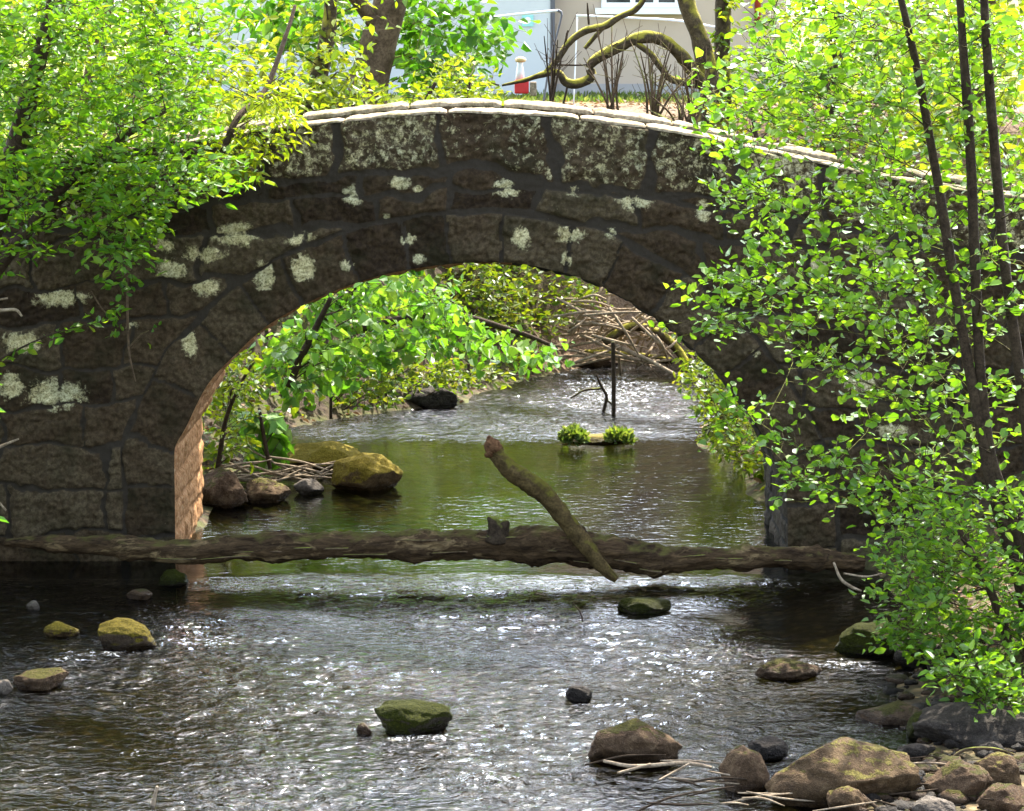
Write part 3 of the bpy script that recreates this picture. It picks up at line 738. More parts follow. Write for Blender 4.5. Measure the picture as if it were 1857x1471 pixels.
# ------------------------------------------------------------------ plants
def in_poly(poly, g, n):
    poly = np.array(poly, float); lo, hi = poly.min(0), poly.max(0); out = []
    while len(out) < n:
        p = g.uniform(lo, hi); c_ = False; j = len(poly)-1
        for i in range(len(poly)):
            if (poly[i, 1] > p[1]) != (poly[j, 1] > p[1]) and p[0] < (poly[j, 0]-poly[i, 0])*(p[1]-poly[i, 1])/(poly[j, 1]-poly[i, 1])+poly[i, 0]: c_ = not c_
            j = i
        if c_: out.append(p)
    return out
def plant(name, label, cat, stems, regions, leafmat, barkmat, leaf=(.05, .08), shape='round', seed=1, group=None, tw=(.18, .42), tspace=.10, lspace=.05,
          base=None, twr=.0028, lift=.12, flatness=.75, blen=(.4, .035), trunkname='trunk', droop=0.0, maxreach=1e9, stem_k=10, clump=0):
    """stems: lists of (px, py, depth, radius_px) ; regions: (polygon_px, (depth0, depth1), n_targets)"""
    g = np.random.default_rng(seed)
    cs = [pxcurve(s, 40) for s in stems]
    loc = np.array(base if base is not None else cs[0][0][0], float)
    root = thing(name, label, cat, loc, group)
    for c_, r_ in cs:
        o = MB(); tube(o, c_, r_, stem_k, .10, seed, 8); o.build(trunkname, M[barkmat], root, loc)
    allc = np.concatenate([c_ for c_, r_ in cs]); allr = np.concatenate([r_ for c_, r_ in cs])
    wood = MB(); LP, LD, LN, LS = [], [], [], []
    def leaves_on(a, b, n, spread):
        t = np.linspace(.15, 1.0, n)[:, None]; p = a+(b-a)*t
        ax = norm(b-a); sd = norm(np.cross(ax, [0, 0, 1.0]) + 1e-6)
        sg = np.where(np.arange(n) % 2, 1.0, -1.0)[:, None]
        dirs = norm(ax*.55 + sd*sg*spread + g.normal(size=(n, 3))*.38 + np.array([0, 0, -droop]))
        nr = norm(np.array([0, 0, 1.0])*flatness + g.normal(size=(n, 3))*.55)
        LP.append(p); LD.append(dirs); LN.append(nr); LS.append(g.uniform(leaf[0], leaf[1], n))
    TT = [P(px, py, g.uniform(d0, d1)) for poly, (d0, d1), n in regions for px, py in in_poly(poly, g, n)]
    TT.sort(key=lambda T: np.linalg.norm(allc-T, axis=1).min()+g.uniform(0, .5))
    if True:
        for T in TT:
            v = T-allc; hd = np.linalg.norm(v[:, :2], axis=1)
            cost = np.abs(v[:, 2]-.35*hd)*1.2 + hd*.5 + g.uniform(0, .5, len(allc)) + np.where(v[:, 2] < -.2-.3*hd, 1, 0)
            k = int(cost.argmin()); S = allc[k]; L = np.linalg.norm(T-S)
            if L > maxreach: S = T + (S-T)*maxreach/L; L = maxreach
            mid = (S+T)/2 + np.array([0, 0, lift*L]) + g.normal(size=3)*.085*L
            nn = max(5, int(L/.15)); cur = catmull(np.array([S, mid, T]), nn)
            rb = min(.0045+.0055*L, allr[k]*.75+.0005)
            rad_ = np.linspace(rb, .0022, nn); h_ = nn//2; allc = np.vstack([allc, cur[h_:-1]]); allr = np.concatenate([allr, rad_[h_:-1]])
            tube(wood, cur, np.linspace(rb, .0022, nn), 5, 0, cap=False)
            # twigs on the outer part
            nt = max(3, int(min(L*.8, 1.3)/tspace))
            for q in range(nt):
                f_ = 1-(q/nt)*min(.85, 1.3/L if L > 1.3 else .85)
                ii = f_*(nn-1); i0 = min(int(ii), nn-2); a = cur[i0]+(cur[i0+1]-cur[i0])*(ii-i0)
                ax = norm(cur[i0+1]-cur[i0]); sd = norm(np.cross(ax, [0, 0, 1.0])+1e-6)*(1 if q % 2 else -1)
                dr_ = norm(ax*.6+sd*g.uniform(.3, 1.1)+g.normal(size=3)*.35+np.array([0, 0, -droop*.5]))
                tl = g.uniform(*tw)*(1.15-.5*f_)
                b = a+dr_*tl
                tube(wood, np.array([a, (a+b)/2+g.normal(size=3)*.02, b]), [twr, twr*.8, twr*.5], 3, 0, cap=False)
                leaves_on(a, b, max(3, int(tl/lspace)), .8)
    wood.build('branches', M[barkmat] if barkmat != 'mossbark' else M['twig'], root, loc)
    o = MB(); add_leaves(o, np.concatenate(LP), np.concatenate(LD), np.concatenate(LN), np.concatenate(LS), shape)
    o.build('crown', M[leafmat], root, loc, smooth=False)
    print('plant', label[:40], sum(len(a) for a in LP))
    return root

# alder in front on the right: three thin stems
plant('alder_tree', 'slender dark three-stemmed alder leaning in front of the right side of the bridge', 'tree',
      [[(1870, 1120, 19.3, 18.3), (1850, 1050, 19.3, 14.4), (1805, 900, 19.3, 12.4), (1768, 720, 19.3, 10.5), (1738, 560, 19.3, 9.8), (1712, 400, 19.3, 9.2), (1690, 270, 19.3, 7.9), (1660, 110, 19.3, 7.2), (1625, -40, 19.3, 5.9), (1580, -260, 19.3, 3.3)],
       [(1885, 1120, 19.3, 18.3), (1840, 960, 19.3, 12.4), (1800, 840, 19.3, 10.5), (1780, 700, 19.3, 9.8), (1768, 480, 19.3, 9.8), (1758, 240, 19.3, 9.2), (1742, 20, 19.3, 7.2), (1725, -300, 19.3, 3.9)],
       [(1900, 1110, 19.3, 18.3), (1876, 900, 19.3, 11.8), (1850, 680, 19.3, 10.5), (1822, 480, 19.3, 9.8), (1803, 260, 19.3, 9.2), (1786, 30, 19.3, 7.9), (1770, -300, 19.3, 3.9)]],
      [([(1280, 150), (1400, 10), (1857, 0), (1857, 270), (1400, 250), (1350, 310), (1250, 240)], (19.0, 21.5), 230),
       ([(1300, 320), (1430, 330), (1700, 390), (1720, 600), (1480, 620), (1320, 520)], (19.2, 21.3), 100), ([(1400, 255), (1857, 300), (1857, 410), (1400, 330)], (19.2, 21.3), 34),
       ([(1190, 520), (1330, 490), (1460, 600), (1440, 660), (1270, 640)], (19.8, 21.0), 20),
       ([(1700, 300), (1857, 300), (1857, 800), (1760, 820)], (18.8, 21.0), 36),
       ([(1380, 790), (1480, 800), (1720, 880), (1690, 960), (1540, 930), (1400, 880)], (19.6, 20.8), 32),
       ([(1450, 620), (1740, 600), (1760, 860), (1560, 820)], (19.4, 21), 34),
       ([(1240, 700), (1300, 650), (1400, 790), (1330, 790)], (20.3, 21), 9),
       ([(1400, -60), (1900, -60), (1900, 0), (1400, 20)], (18.8, 21.2), 8)],
      'alder', 'alderbark', (.04, .098), 'round', 5, tw=(.16, .40), tspace=.11, lspace=.06, lift=.05, base=(P(1870, 1120, 19.3)[0], 19.3, .5), trunkname='stem', twr=.0036)

plant('bank_bush', 'dense green bush crowding the right bank below the alder stems', 'bush',
      [[(1840, 1200, 19.2, 10), (1800, 1080, 19.2, 8), (1740, 960, 19.2, 5)], [(1860, 1220, 19.0, 10), (1870, 1050, 19.0, 8), (1850, 930, 19.0, 5)]],
      [([(1560, 990), (1640, 900), (1720, 880), (1860, 860), (1870, 1300), (1760, 1260), (1680, 1210), (1600, 1130), (1590, 1040)], (18.5, 20.2), 230),
       ([(1600, 1080), (1660, 1080), (1680, 1200), (1630, 1190)], (19.2, 19.8), 14),
       ([(1690, 1200), (1860, 1200), (1870, 1300), (1740, 1285)], (17.7, 18.6), 60)],
      'alder', 'twig', (.055, .095), 'oval', 8, tw=(.14, .32), tspace=.10, lspace=.05, lift=.03)

plant('hawthorn_tree', 'bright small-leaved hawthorn overhanging the left end of the bridge', 'tree',
      [[(-150, 1050, 22.6, 34), (-120, 800, 22.6, 30), (-60, 560, 22.7, 26), (10, 330, 22.8, 22), (60, 150, 22.8, 16), (110, -40, 22.8, 12), (160, -250, 22.8, 6)],
       [(-60, 560, 22.7, 14), (80, 380, 22.6, 10), (180, 280, 22.6, 7), (300, 200, 22.8, 5)]],
      [([(-60, -40), (330, -40), (420, 60), (400, 200), (300, 320), (180, 330), (-60, 320)], (21.8, 24.6), 480),
       ([(-40, 280), (300, 280), (480, 290), (470, 330), (300, 370), (270, 430), (160, 420), (-40, 410)], (21.8, 23.3), 115),
       ([(150, 400), (270, 380), (290, 430), (240, 520), (190, 510)], (22.0, 23.2), 22),
       ([(205, 560), (228, 560), (226, 615), (212, 610)], (22.8, 23.0), 1),
       ([(-60, 400), (80, 420), (60, 480), (-60, 500)], (22.2, 23.2), 8),
       ([(-60, -90), (380, -90), (380, -30), (-60, -30)], (21.8, 24.6), 24)],
      'hawthorn', 'twig', (.06, .112), 'oval', 11, tw=(.14, .34), tspace=.085, lspace=.045, lift=.05, maxreach=1.5)

plant('added_shade_bush', 'dense laurel on the left bank just outside the frame', 'bush',  # unseen bush added to block sky light from the left wall
      [[(-330, 1150, 21.5, 12), (-300, 900, 21.5, 9), (-280, 600, 21.5, 5)]],
      [([(-560, 480), (-80, 520), (-50, 940), (-560, 1100)], (19.0, 22.8), 150)],
      'bankleaf', 'twig', (.10, .18), 'oval', 91, tw=(.2, .4), tspace=.12, lspace=.07)

plant('elder_sapling', 'yellow-green elder sapling arching over the left parapet of the bridge', 'sapling',
      [[(395, 300, 23.5, 6), (430, 215, 23.7, 6), (480, 165, 24.2, 5), (520, 60, 24.6, 4), (535, 10, 24.8, 3)], [(395, 300, 23.5, 5), (300, 260, 23.4, 5), (150, 330, 23.2, 8), (-60, 520, 23, 10)]],
      [([(370, 130), (470, 110), (560, 140), (590, 190), (540, 250), (440, 240), (370, 210)], (23.3, 24.8), 42),
       ([(380, 235), (540, 240), (550, 265), (440, 300), (370, 280)], (23.2, 23.8), 22),
       ([(320, 290), (480, 290), (470, 325), (330, 330)], (23.2, 23.7), 10)],
      'yellow', 'twig', (.07, .13), 'lance', 14, tw=(.12, .28), tspace=.10, lspace=.05, lift=.06, droop=.35, maxreach=1.2)

def behind(px, Y): return P(px, 0, Y)[0]
GP = 3.2
plant('sycamore_tree', 'broad-leaved sycamore with a thick leaning brown trunk behind the left half of the bridge', 'tree',
      [[(655, 245, 32, 40), (672, 140, 32, 36), (692, 60, 32, 32), (715, -40, 32, 28), (735, -300, 32, 22), (745, -700, 32, 10)], [(692, 60, 32, 14), (600, -60, 31.5, 12), (480, -160, 31, 8)], [(712, -60, 32, 14), (820, -160, 32.5, 10)]],
      [([(420, 0), (640, -10), (640, 80), (560, 95), (470, 90)], (32.5, 34.5), 54),
       ([(720, 10), (830, 0), (870, 60), (870, 150), (750, 170), (725, 100)], (32, 34.5), 50),
       ([(840, 20), (925, 30), (920, 100), (880, 110)], (32, 33.5), 12),
       ([(400, -160), (930, -160), (930, -20), (420, 0)], (31, 34.5), 40)],
      'sycamore', 'brownbark', (.10, .17), 'broad', 17, tw=(.25, .5), tspace=.16, lspace=.10, lift=.08, droop=.3)
plant('young_tree', 'slim young tree with a mossy brown trunk left of the sycamore behind the bridge', 'tree',
      [[(548, 250, 30, 20), (565, 180, 30, 18), (590, 90, 30, 15), (600, 0, 30, 12), (610, -250, 30, 6)]],
      [([(560, 90), (650, 80), (650, 150), (660, 205), (600, 210), (540, 180)], (28.8, 30.5), 40), ([(400, 60), (560, 70), (540, 180), (430, 180)], (29, 31), 26),
       ([(470, -60), (700, -60), (680, 60), (480, 60)], (29, 31.5), 18)],
      'backleaf', 'mossbark', (.08, .14), 'oval', 19, tw=(.2, .4), tspace=.13, lspace=.08, droop=.3)
plant('hedge_shrub', 'low sunlit yellow-green shrub growing just behind the parapet below the sycamore', 'shrub',
      [[(760, 245, 29, 6), (770, 190, 29, 5), (790, 150, 29, 3)], [(840, 250, 29.5, 6), (850, 190, 29.5, 5), (850, 140, 29.5, 3)], [(640, 250, 28.5, 6), (640, 190, 28.5, 4)]],
      [([(600, 165), (900, 155), (900, 200), (600, 215)], (28, 30.5), 70), ([(790, 100), (880, 100), (890, 160), (760, 160)], (29.5, 31), 22)],
      'backleaf', 'twig', (.06, .11), 'oval', 23, tw=(.15, .3), tspace=.12, lspace=.06, maxreach=.8)
plant('left_back_tree', 'leafy tree behind the hawthorn on the far left', 'tree',
      [[(150, 350, 31, 24), (170, 150, 31, 20), (200, -100, 31, 16), (220, -500, 31, 8)]],
      [([(0, 0), (480, 0), (480, 250), (0, 260)], (28.5, 33), 120), ([(-60, -120), (480, -120), (500, 0), (-60, 0)], (29, 33.5), 24)],
      'backleaf', 'brownbark', (.09, .15), 'oval', 29, tw=(.25, .5), tspace=.16, lspace=.09).name = 'ash_tree'
plant('birch_tree', 'bright leafy tree with a thin trunk behind the right approach of the bridge', 'tree',
      [[(1500, 400, 30, 18), (1510, 200, 30, 15), (1520, 0, 30, 12), (1530, -400, 30, 6)]],
      [([(1330, 0), (1600, 0), (1620, 280), (1480, 260), (1300, 200)], (28.5, 32), 110), ([(1330, -120), (1620, -120), (1620, 0), (1330, 0)], (28.5, 32), 18)],
      'backleaf', 'twig', (.06, .10), 'oval', 31, tw=(.2, .42), tspace=.13, lspace=.07)
plant('lime_tree', 'sunlit yellow-green tree behind the alder stems at the far right', 'tree',
      [[(1770, 420, 33, 26), (1780, 200, 33, 22), (1790, 0, 33, 18), (1800, -500, 33, 8)]],
      [([(1560, 0), (1900, 0), (1900, 310), (1700, 300), (1560, 250)], (30, 35), 130), ([(1560, -120), (1950, -120), (1950, 0), (1560, 0)], (30, 35), 24)],
      'backleaf', 'brownbark', (.09, .15), 'broad', 37, tw=(.25, .5), tspace=.16, lspace=.09)
plant('ivy_tree', 'ivy-clad trunk rising beside the right end of the tan house wall', 'tree',
      [[(1312, 240, 31, 17), (1310, 100, 31, 15), (1312, -20, 31, 14), (1318, -400, 31, 8)]],
      [([(1290, -100), (1335, -100), (1335, 190), (1290, 190)], (30.8, 31.2), 26)],
      'lowleaf', 'mossbark', (.05, .09), 'broad', 41, tw=(.08, .2), tspace=.12, lspace=.05)
for k, (px, Y, lab, hgt, sd) in enumerate([(300, 56, 'tall tree far behind the hawthorn at the left', -900, 51), (1660, 56, 'tall tree far behind the alder at the right', -900, 53)]):
    plant('oak_tree', lab, 'tree', [[(px, 330, Y, 24), (px+10, 100, Y, 22), (px+10, -300, Y, 18), (px+30, hgt*.8, Y, 8)]],
          [([(px-260, 140), (px-330, -300), (px-240, hgt), (px+240, hgt), (px+330, -300), (px+260, 140)], (Y-3, Y+3), 150)],
          'backleaf', 'brownbark', (.20, .32), 'broad', sd, tw=(.5, 1.0), tspace=.30, lspace=.17, group='tall trees beyond the garden')

# plants on the banks seen through the arch
plant('bank_shrub', 'big-leaved bright green shrub spilling down the far left bank through the arch', 'shrub',
      [[(560, 640, 31, 12), (600, 560, 31, 10), (680, 500, 31, 6), (740, 450, 31, 4)], [(520, 700, 29.5, 10), (560, 620, 29.5, 7), (600, 540, 29.5, 4)], [(640, 600, 32, 8), (800, 570, 32, 7), (930, 600, 31.8, 5), (1010, 630, 31.6, 3)]],
      [([(480, 640), (560, 560), (700, 490), (800, 480), (830, 560), (760, 640), (620, 700), (520, 740)], (28.6, 32), 125),
       ([(760, 560), (840, 570), (1020, 620), (1010, 650), (860, 640), (760, 640)], (30.5, 32), 34),
       ([(480, 420), (800, 400), (800, 490), (560, 560)], (29.5, 32.5), 24)],
      'bankleaf', 'twig', (.05, .16), 'broad', 61, tw=(.18, .38), tspace=.13, lspace=.075, droop=.45, maxreach=1.4)
plant('bank_sapling', 'yellow-leaved sapling hanging beside the left arch wall on the far side', 'sapling',
      [[(395, 850, 27, 5), (410, 760, 27, 4), (440, 690, 27, 3), (470, 640, 27, 2)]],
      [([(400, 660), (470, 640), (480, 740), (440, 820), (400, 790)], (26.6, 27.6), 36), ([(380, 800), (450, 800), (450, 840), (385, 840)], (26.8, 27.4), 6)],
      'lowleaf', 'twig', (.06, .10), 'oval', 67, tw=(.1, .24), tspace=.11, lspace=.06, droop=.3, maxreach=.6)
plant('dock_plant', 'dark green broad-leaved plant drooping to the water beyond the left arch wall', 'plant',
      [[(490, 850, 28, 4), (480, 800, 28, 4), (470, 740, 28, 3)]],
      [([(440, 740), (510, 760), (530, 820), (470, 830)], (27.8, 28.6), 9)], 'bankleaf', 'twig', (.14, .22), 'broad', 71, tw=(.1, .2), tspace=.14, lspace=.10, droop=.7, maxreach=.5)
plant('low_plant', 'fresh low plants fringing the water below the big-leaved shrub', 'plant',
      [[(700, 730, 32.5, 3), (700, 690, 32.5, 3)], [(850, 690, 34, 3), (850, 660, 34, 3)], [(600, 760, 31, 3), (600, 720, 31, 3)]],
      [([(600, 700), (760, 660), (940, 670), (940, 695), (800, 715), (640, 750)], (30.8, 34), 90)], 'lowleaf', 'twig', (.06, .11), 'oval', 73, tw=(.1, .2), tspace=.14, lspace=.06, maxreach=.4, trunkname='stem')
plant('far_shrub', 'pale green shrub on the far bank seen under the crown of the arch', 'shrub',
      [[(880, 640, 38, 8), (890, 560, 38, 6), (900, 470, 38, 4)], [(980, 620, 38.5, 6), (1000, 500, 38.5, 4)]],
      [([(790, 440), (930, 440), (940, 600), (850, 590), (820, 540)], (35.8, 38.2), 120), ([(930, 440), (1120, 440), (1080, 540), (1000, 600), (930, 580)], (36.4, 38.6), 85)],
      'lowleaf', 'brownbark', (.08, .13), 'oval', 79, tw=(.2, .4), tspace=.15, lspace=.08, maxreach=1.0)
plant('ivy_bank', 'ivy and leaves tumbling down the far right bank beside the arch', 'ivy',
      [[(1330, 800, 29.5, 6), (1290, 720, 29.5, 5), (1250, 640, 30, 3)]],
      [([(1235, 630), (1290, 640), (1400, 790), (1290, 790), (1235, 720)], (28.0, 29.8), 80), ([(1180, 520), (1300, 600), (1260, 650), (1210, 600)], (30, 33), 14), ([(1240, 760), (1400, 800), (1400, 870), (1330, 850)], (27.4, 29), 34)],
      'lowleaf', 'twig', (.06, .10), 'oval', 83, tw=(.1, .24), tspace=.12, lspace=.06, droop=.3, maxreach=.6, trunkname='stem').name = 'ivy'

# hanging creeper on the bridge face
cr_ = thing('hanging_creeper', 'thin bare creeper stem hanging down the left face of the bridge', 'creeper', P(235, 500, 23.6))
m = MB()
for pts in ([(225, 380, 23.5, 2.2), (230, 500, 23.7, 2.4), (232, 600, 23.75, 2.4), (236, 650, 23.75, 2), (246, 692, 23.75, 1.2)], [(236, 628, 23.74, 1.5), (255, 608, 23.7, 1.4), (270, 600, 23.68, 1)], [(165, 528, 23.6, 1.5), (185, 560, 23.62, 1.6), (205, 580, 23.62, 1.2)]):
    a, b = pxcurve(pts, 24); tube(m, a, b, 6)
m.build('stem', M['brownbark'], cr_, cr_.location)
o = MB(); g = np.random.default_rng(2); pp = []
for a_, b_, n_ in ((212, 590, 14), (205, 565, 8), (228, 512, 14), (185, 505, 8), (275, 600, 4)):
    for k in range(n_): pp.append(P(a_+g.normal()*9, b_+g.normal()*13, 23.55+g.normal()*.05))
pp = np.array(pp); add_leaves(o, pp, g.normal(size=pp.shape)+[0, 0, -.5], g.normal(size=pp.shape)+[0, 0, .7], g.uniform(.045, .07, len(pp)), 'round')
o.build('leaves', M['hawthorn'], cr_, cr_.location, smooth=False)

# bare mossy tree behind the parapet
bt = thing('mossy_tree', 'bare moss-covered tree with a looping low limb in front of the tan house', 'tree', P(1285, 240, 29.5))
m = MB()
for pts in ([(1290, 250, 29.5, 24), (1287, 160, 29.5, 20), (1272, 80, 29.5, 17), (1250, 20, 29.5, 15), (1235, -60, 29.5, 14), (1225, -300, 29.5, 7)],):
    a, b = pxcurve(pts, 40); tube(m, a, b, 14, .18, 3, 10)
m.build('trunk', M['mossbark'], bt, bt.location)
for pts in ([(1285, 160, 29.5, 13), (1262, 135, 29.4, 12), (1240, 105, 29.3, 12), (1205, 75, 29.2, 11), (1165, 68, 29.2, 11), (1125, 84, 29.2, 10), (1085, 105, 29.2, 9), (1070, 120, 29.2, 8), (1072, 140, 29.2, 8), (1045, 152, 29.2, 9), (1025, 148, 29.2, 8), (1012, 132, 29.2, 6), (985, 135, 29.2, 6), (950, 146, 29.2, 4), (910, 155, 29.2, 2)],
            [(985, 135, 29.2, 4), (1010, 110, 29.2, 5), (1030, 80, 29.2, 6), (1060, 56, 29.2, 7), (1095, 48, 29.2, 7), (1125, 30, 29.2, 6), (1155, 15, 29.2, 6), (1175, -20, 29.2, 5), (1220, -150, 29.4, 6)],
            [(1150, 75, 29.2, 6), (1180, 98, 29.2, 6), (1200, 125, 29.2, 6), (1220, 145, 29.3, 7), (1280, 155, 29.5, 8)],
            [(1060, 88, 29.2, 4), (1085, 60, 29.2, 4), (1105, 40, 29.2, 3)]):
    a, b = pxcurve(pts, 70); o = MB(); tube(o, a, b, 10, .22, pts[0][0], 14); o.build('limb', M['mossbark'], bt, bt.location)
m = MB(); g = np.random.default_rng(9)
for pts in ([(1068, 45, 29.2, 2), (1066, 20, 29.2, 2), (1065, 5, 29.2, 1)], [(1025, 82, 29.2, 2), (1030, 55, 29.2, 1.5)], [(1285, 130, 29.4, 3), (1275, 100, 29.4, 2)], [(1270, 110, 29.3, 2), (1285, 85, 29.3, 1)],
            [(1030, 150, 29.2, 2), (1025, 175, 29.2, 2), (1018, 200, 29.2, 2)], [(905, 155, 29.2, 2), (890, 150, 29.2, 1)], [(1075, 105, 29.2, 2), (1100, 90, 29.2, 1.5), (1120, 78, 29.1, 1)], [(1010, 118, 29.2, 2), (1060, 118, 29.1, 1.6), (1075, 112, 29.1, 1)]):
    m = MB(); a, b = pxcurve(pts, 12); tube(m, a, b, 6); m.build('twig', M['twig'], bt, bt.location)

def bare_shrub(label, px, py, Y, h, spread, n, seed, mat='twig'):
    g = np.random.default_rng(seed); o = MB(); b0 = P(px, py, Y)
    for k in range(n):
        tx = px+g.normal()*spread; ty = py-h*g.uniform(.6, 1); L = [(px+g.normal()*spread*.12, py, Y, 2.6), ((px*.6+tx*.4), py-(py-ty)*.5, Y+g.normal()*.1, 2.0), (tx, ty, Y+g.normal()*.3, .9)]
        a, b = pxcurve(L, 12); tube(o, a, b, 5, cap=False)
        for q in range(4):
            i = int(g.integers(5, 11)); e = a[i]+np.array([g.normal()*.14, g.normal()*.1, abs(g.normal())*.22]); tube(o, np.array([a[i], (a[i]+e)/2+g.normal(size=3)*.02, e]), [.004, .003, .002], 4, cap=False)
    return tag(o.build('bare_shrub', M[mat], None, b0), label, 'shrub')
bare_shrub('bare twiggy shrub behind the parapet below the looping mossy limb', 1185, 225, 28.6, 150, 40, 12, 3, 'brownbark')
bare_shrub('thin bare stems rising behind the parapet beside the red ornament', 1000, 215, 28.8, 170, 20, 7, 6)
bare_shrub('brown bare stems at the right of the looping limb behind the parapet', 1235, 235, 28.2, 60, 30, 10, 8, 'brownbark')

bare_shrub('tall tangle of fine bare stems left of the mossy trunk behind the parapet', 1110, 222, 28.9, 190, 45, 7, 12, 'brownbark')
bare_shrub('fine bare stems crowding the foot of the mossy trunk', 1255, 240, 28.0, 130, 35, 8, 14, 'brownbark')
plant('parapet_bush', 'bright leafy bush just behind the right slope of the parapet', 'bush',
      [[(1380, 300, 28, 5), (1370, 240, 28, 4), (1360, 190, 28, 3)], [(1600, 340, 28, 5), (1610, 270, 28, 3)]],
      [([(1270, 190), (1420, 190), (1860, 320), (1860, 350), (1450, 290), (1290, 240)], (27.2, 28.8), 60)],
      'backleaf', 'twig', (.06, .11), 'oval', 97, tw=(.14, .3), tspace=.12, lspace=.06, maxreach=.8)
# fallen branches on the far bank
fb = thing('fallen_branches', 'tangle of pale fallen branches heaped on the far bank at the head of the riffle', 'branches', P(1130, 640, 37.5))
m = MB(); g = np.random.default_rng(15)
for k in range(95):
    a0, b0 = g.uniform(1030, 1245), g.uniform(535, 655); an = g.normal()*.8; L = g.uniform(20, 80); Y = g.uniform(36.0, 37.6)
    a, b = pxcurve([(a0-L*math.cos(an), b0-L*math.sin(an)*.7, Y, 2.6), (a0, b0-g.uniform(-6, 12), Y-.1, 2.6), (a0+L*math.cos(an), b0+L*math.sin(an)*.7, Y+.2, 1.2)], 14); tube(m, a, b, 6, .1, k)
m.build('twigs', M['deadwood'], fb, fb.location)
for pts, mt in (([(1095, 622, 36.5, 7), (1120, 604, 36.5, 8), (1150, 592, 36.5, 8), (1190, 602, 36.5, 8), (1225, 630, 36.5, 8), (1250, 665, 36.4, 7)], 'mossbark'), ([(1035, 605, 37, 6), (1052, 580, 37, 6), (1066, 556, 37, 5)], 'deadwood'), ([(1060, 640, 37, 6), (1140, 645, 37, 8), (1220, 655, 36.8, 6)], 'mossbark'), ([(1110, 625, 36.5, 4), (1170, 650, 36.2, 4), (1225, 680, 36, 3)], 'deadwood')):
    a, b = pxcurve(pts, 30); o = MB(); tube(o, a, b, 10, .2, 4, 10); o.build('limb', M[mt], fb, fb.location)
stick('thin_post', 'thin dark upright post standing in the upstream riffle', [(1113, 757, 32.9, 4), (1113, 700, 32.9, 4), (1112, 620, 32.9, 4)], 'alderbark', lump=.05)
stick('forked_twig', 'black forked twig sticking out of the riffle left of the thin post', [(1093, 752, 33.1, 3), (1100, 720, 33.1, 3), (1090, 700, 33.1, 2.6), (1082, 680, 33.1, 1.5)], 'alderbark',
      [[(1090, 705, 33.1, 2.4), (1060, 708, 33.1, 2), (1035, 722, 33.1, 1.4)], [(1100, 725, 33.1, 2.4), (1112, 735, 33.1, 2)]])
stick('bent_twig', 'small bent twig standing in the water below the leaning branch', [(1060, 1152, 21.6, 2), (1058, 1130, 21.6, 2), (1052, 1110, 21.6, 1.5), (1040, 1095, 21.6, 1)], 'twig')
stick('reed_stem', 'pale dry reed stem poking up at the bottom left edge', [(274, 1478, 16.4, 4), (279, 1452, 16.4, 4), (285, 1426, 16.4, 2.4)], 'deadwood')
stick('driftwood_stick', 'long pale stick lying across the foot of the flat-topped brown boulder', [(1095, 1380, 17.0, 3), (1150, 1390, 16.9, 4), (1240, 1384, 16.95, 4), (1290, 1392, 17, 3)], 'deadwood', [[(1120, 1402, 16.8, 2.5), (1180, 1386, 16.85, 3)], [(1195, 1415, 16.7, 2), (1250, 1385, 16.8, 2)]])
stick('driftwood_stick', 'dark straight stick propped diagonally against the largest tan boulder', [(1510, 1388, 16.55, 2.5), (1550, 1430, 16.35, 4), (1600, 1474, 16.2, 4)], 'twig')
stick('driftwood_stick', 'curved pale stick arching over the dark boulder under the right bank', [(1710, 1395, 17.4, 3), (1745, 1362, 17.4, 3), (1800, 1358, 17.4, 2.6), (1850, 1372, 17.5, 2)], 'brownbark')
stick('white_twig', 'pale forked twig dangling into the water at the right end of the log', [(1512, 1020, 22.9, 2), (1525, 1050, 22.8, 3), (1545, 1065, 22.75, 3), (1562, 1072, 22.7, 2)], 'deadwood', [[(1530, 1040, 22.8, 2), (1570, 1046, 22.8, 2), (1600, 1040, 22.8, 1.4)]])
stick('dead_twig', 'pale dead twig poking in from the left edge near the middle of the wall', [(-30, 562, 22.6, 4), (0, 563, 22.6, 3.5), (28, 562, 22.6, 3), (40, 574, 22.6, 2)], 'deadwood', [[(-10, 545, 22.6, 2), (14, 541, 22.6, 2)]])
stick('dead_twig', 'pale dead twig poking in from the left edge above the log', [(-30, 822, 22.6, 3), (5, 808, 22.6, 3), (34, 796, 22.6, 1.6)], 'deadwood')
stick('dead_twig', 'short pale dead twig at the left edge just above the tail of the log', [(-25, 890, 22.6, 3), (-8, 905, 22.6, 3), (11, 926, 22.6, 2)], 'deadwood')
lt = thing('twig_litter', 'scatter of thin brown twigs caught among the rocks at the bottom right', 'twigs', G(1500, 1440))
g = np.random.default_rng(61); tb = [MB() for _ in range(26)]
for o_ in tb:
    a0, b0 = g.uniform(1120, 1840), g.uniform(1375, 1465); an = g.normal()*.5; L = g.uniform(25, 75); c0 = G(a0, b0+6, .05); Y = c0[1]-.05
    a, b = pxcurve([(a0-L, b0-L*an*.5, Y, 1.6), (a0, b0-g.uniform(-3, 8), Y, 2.4), (a0+L, b0+L*an*.4, Y+.05, 1.2)], 12); tube(o_, a, b, 5)
    o_.build('twig', M['twig'] if g.random() < .7 else M['deadwood'], lt, lt.location)
dr = thing('driftwood_pile', 'bleached driftwood twigs caught on the stones beyond the left arch wall', 'driftwood', G(500, 880))
m = MB(); g = np.random.default_rng(25)
for k in range(34):
    a0, b0 = g.uniform(410, 590), g.uniform(842, 880); an = g.normal()*.35; L = g.uniform(20, 70); Y = g.uniform(27.6, 28.6)
    a, b = pxcurve([(a0-L, b0-L*an, Y, 2), (a0, b0-g.uniform(0, 8), Y, 2.4), (a0+L, b0+L*an*.7, Y+.1, 1.2)], 10); tube(m, a, b, 5)
m.build('twigs', M['deadwood'], dr, dr.location)

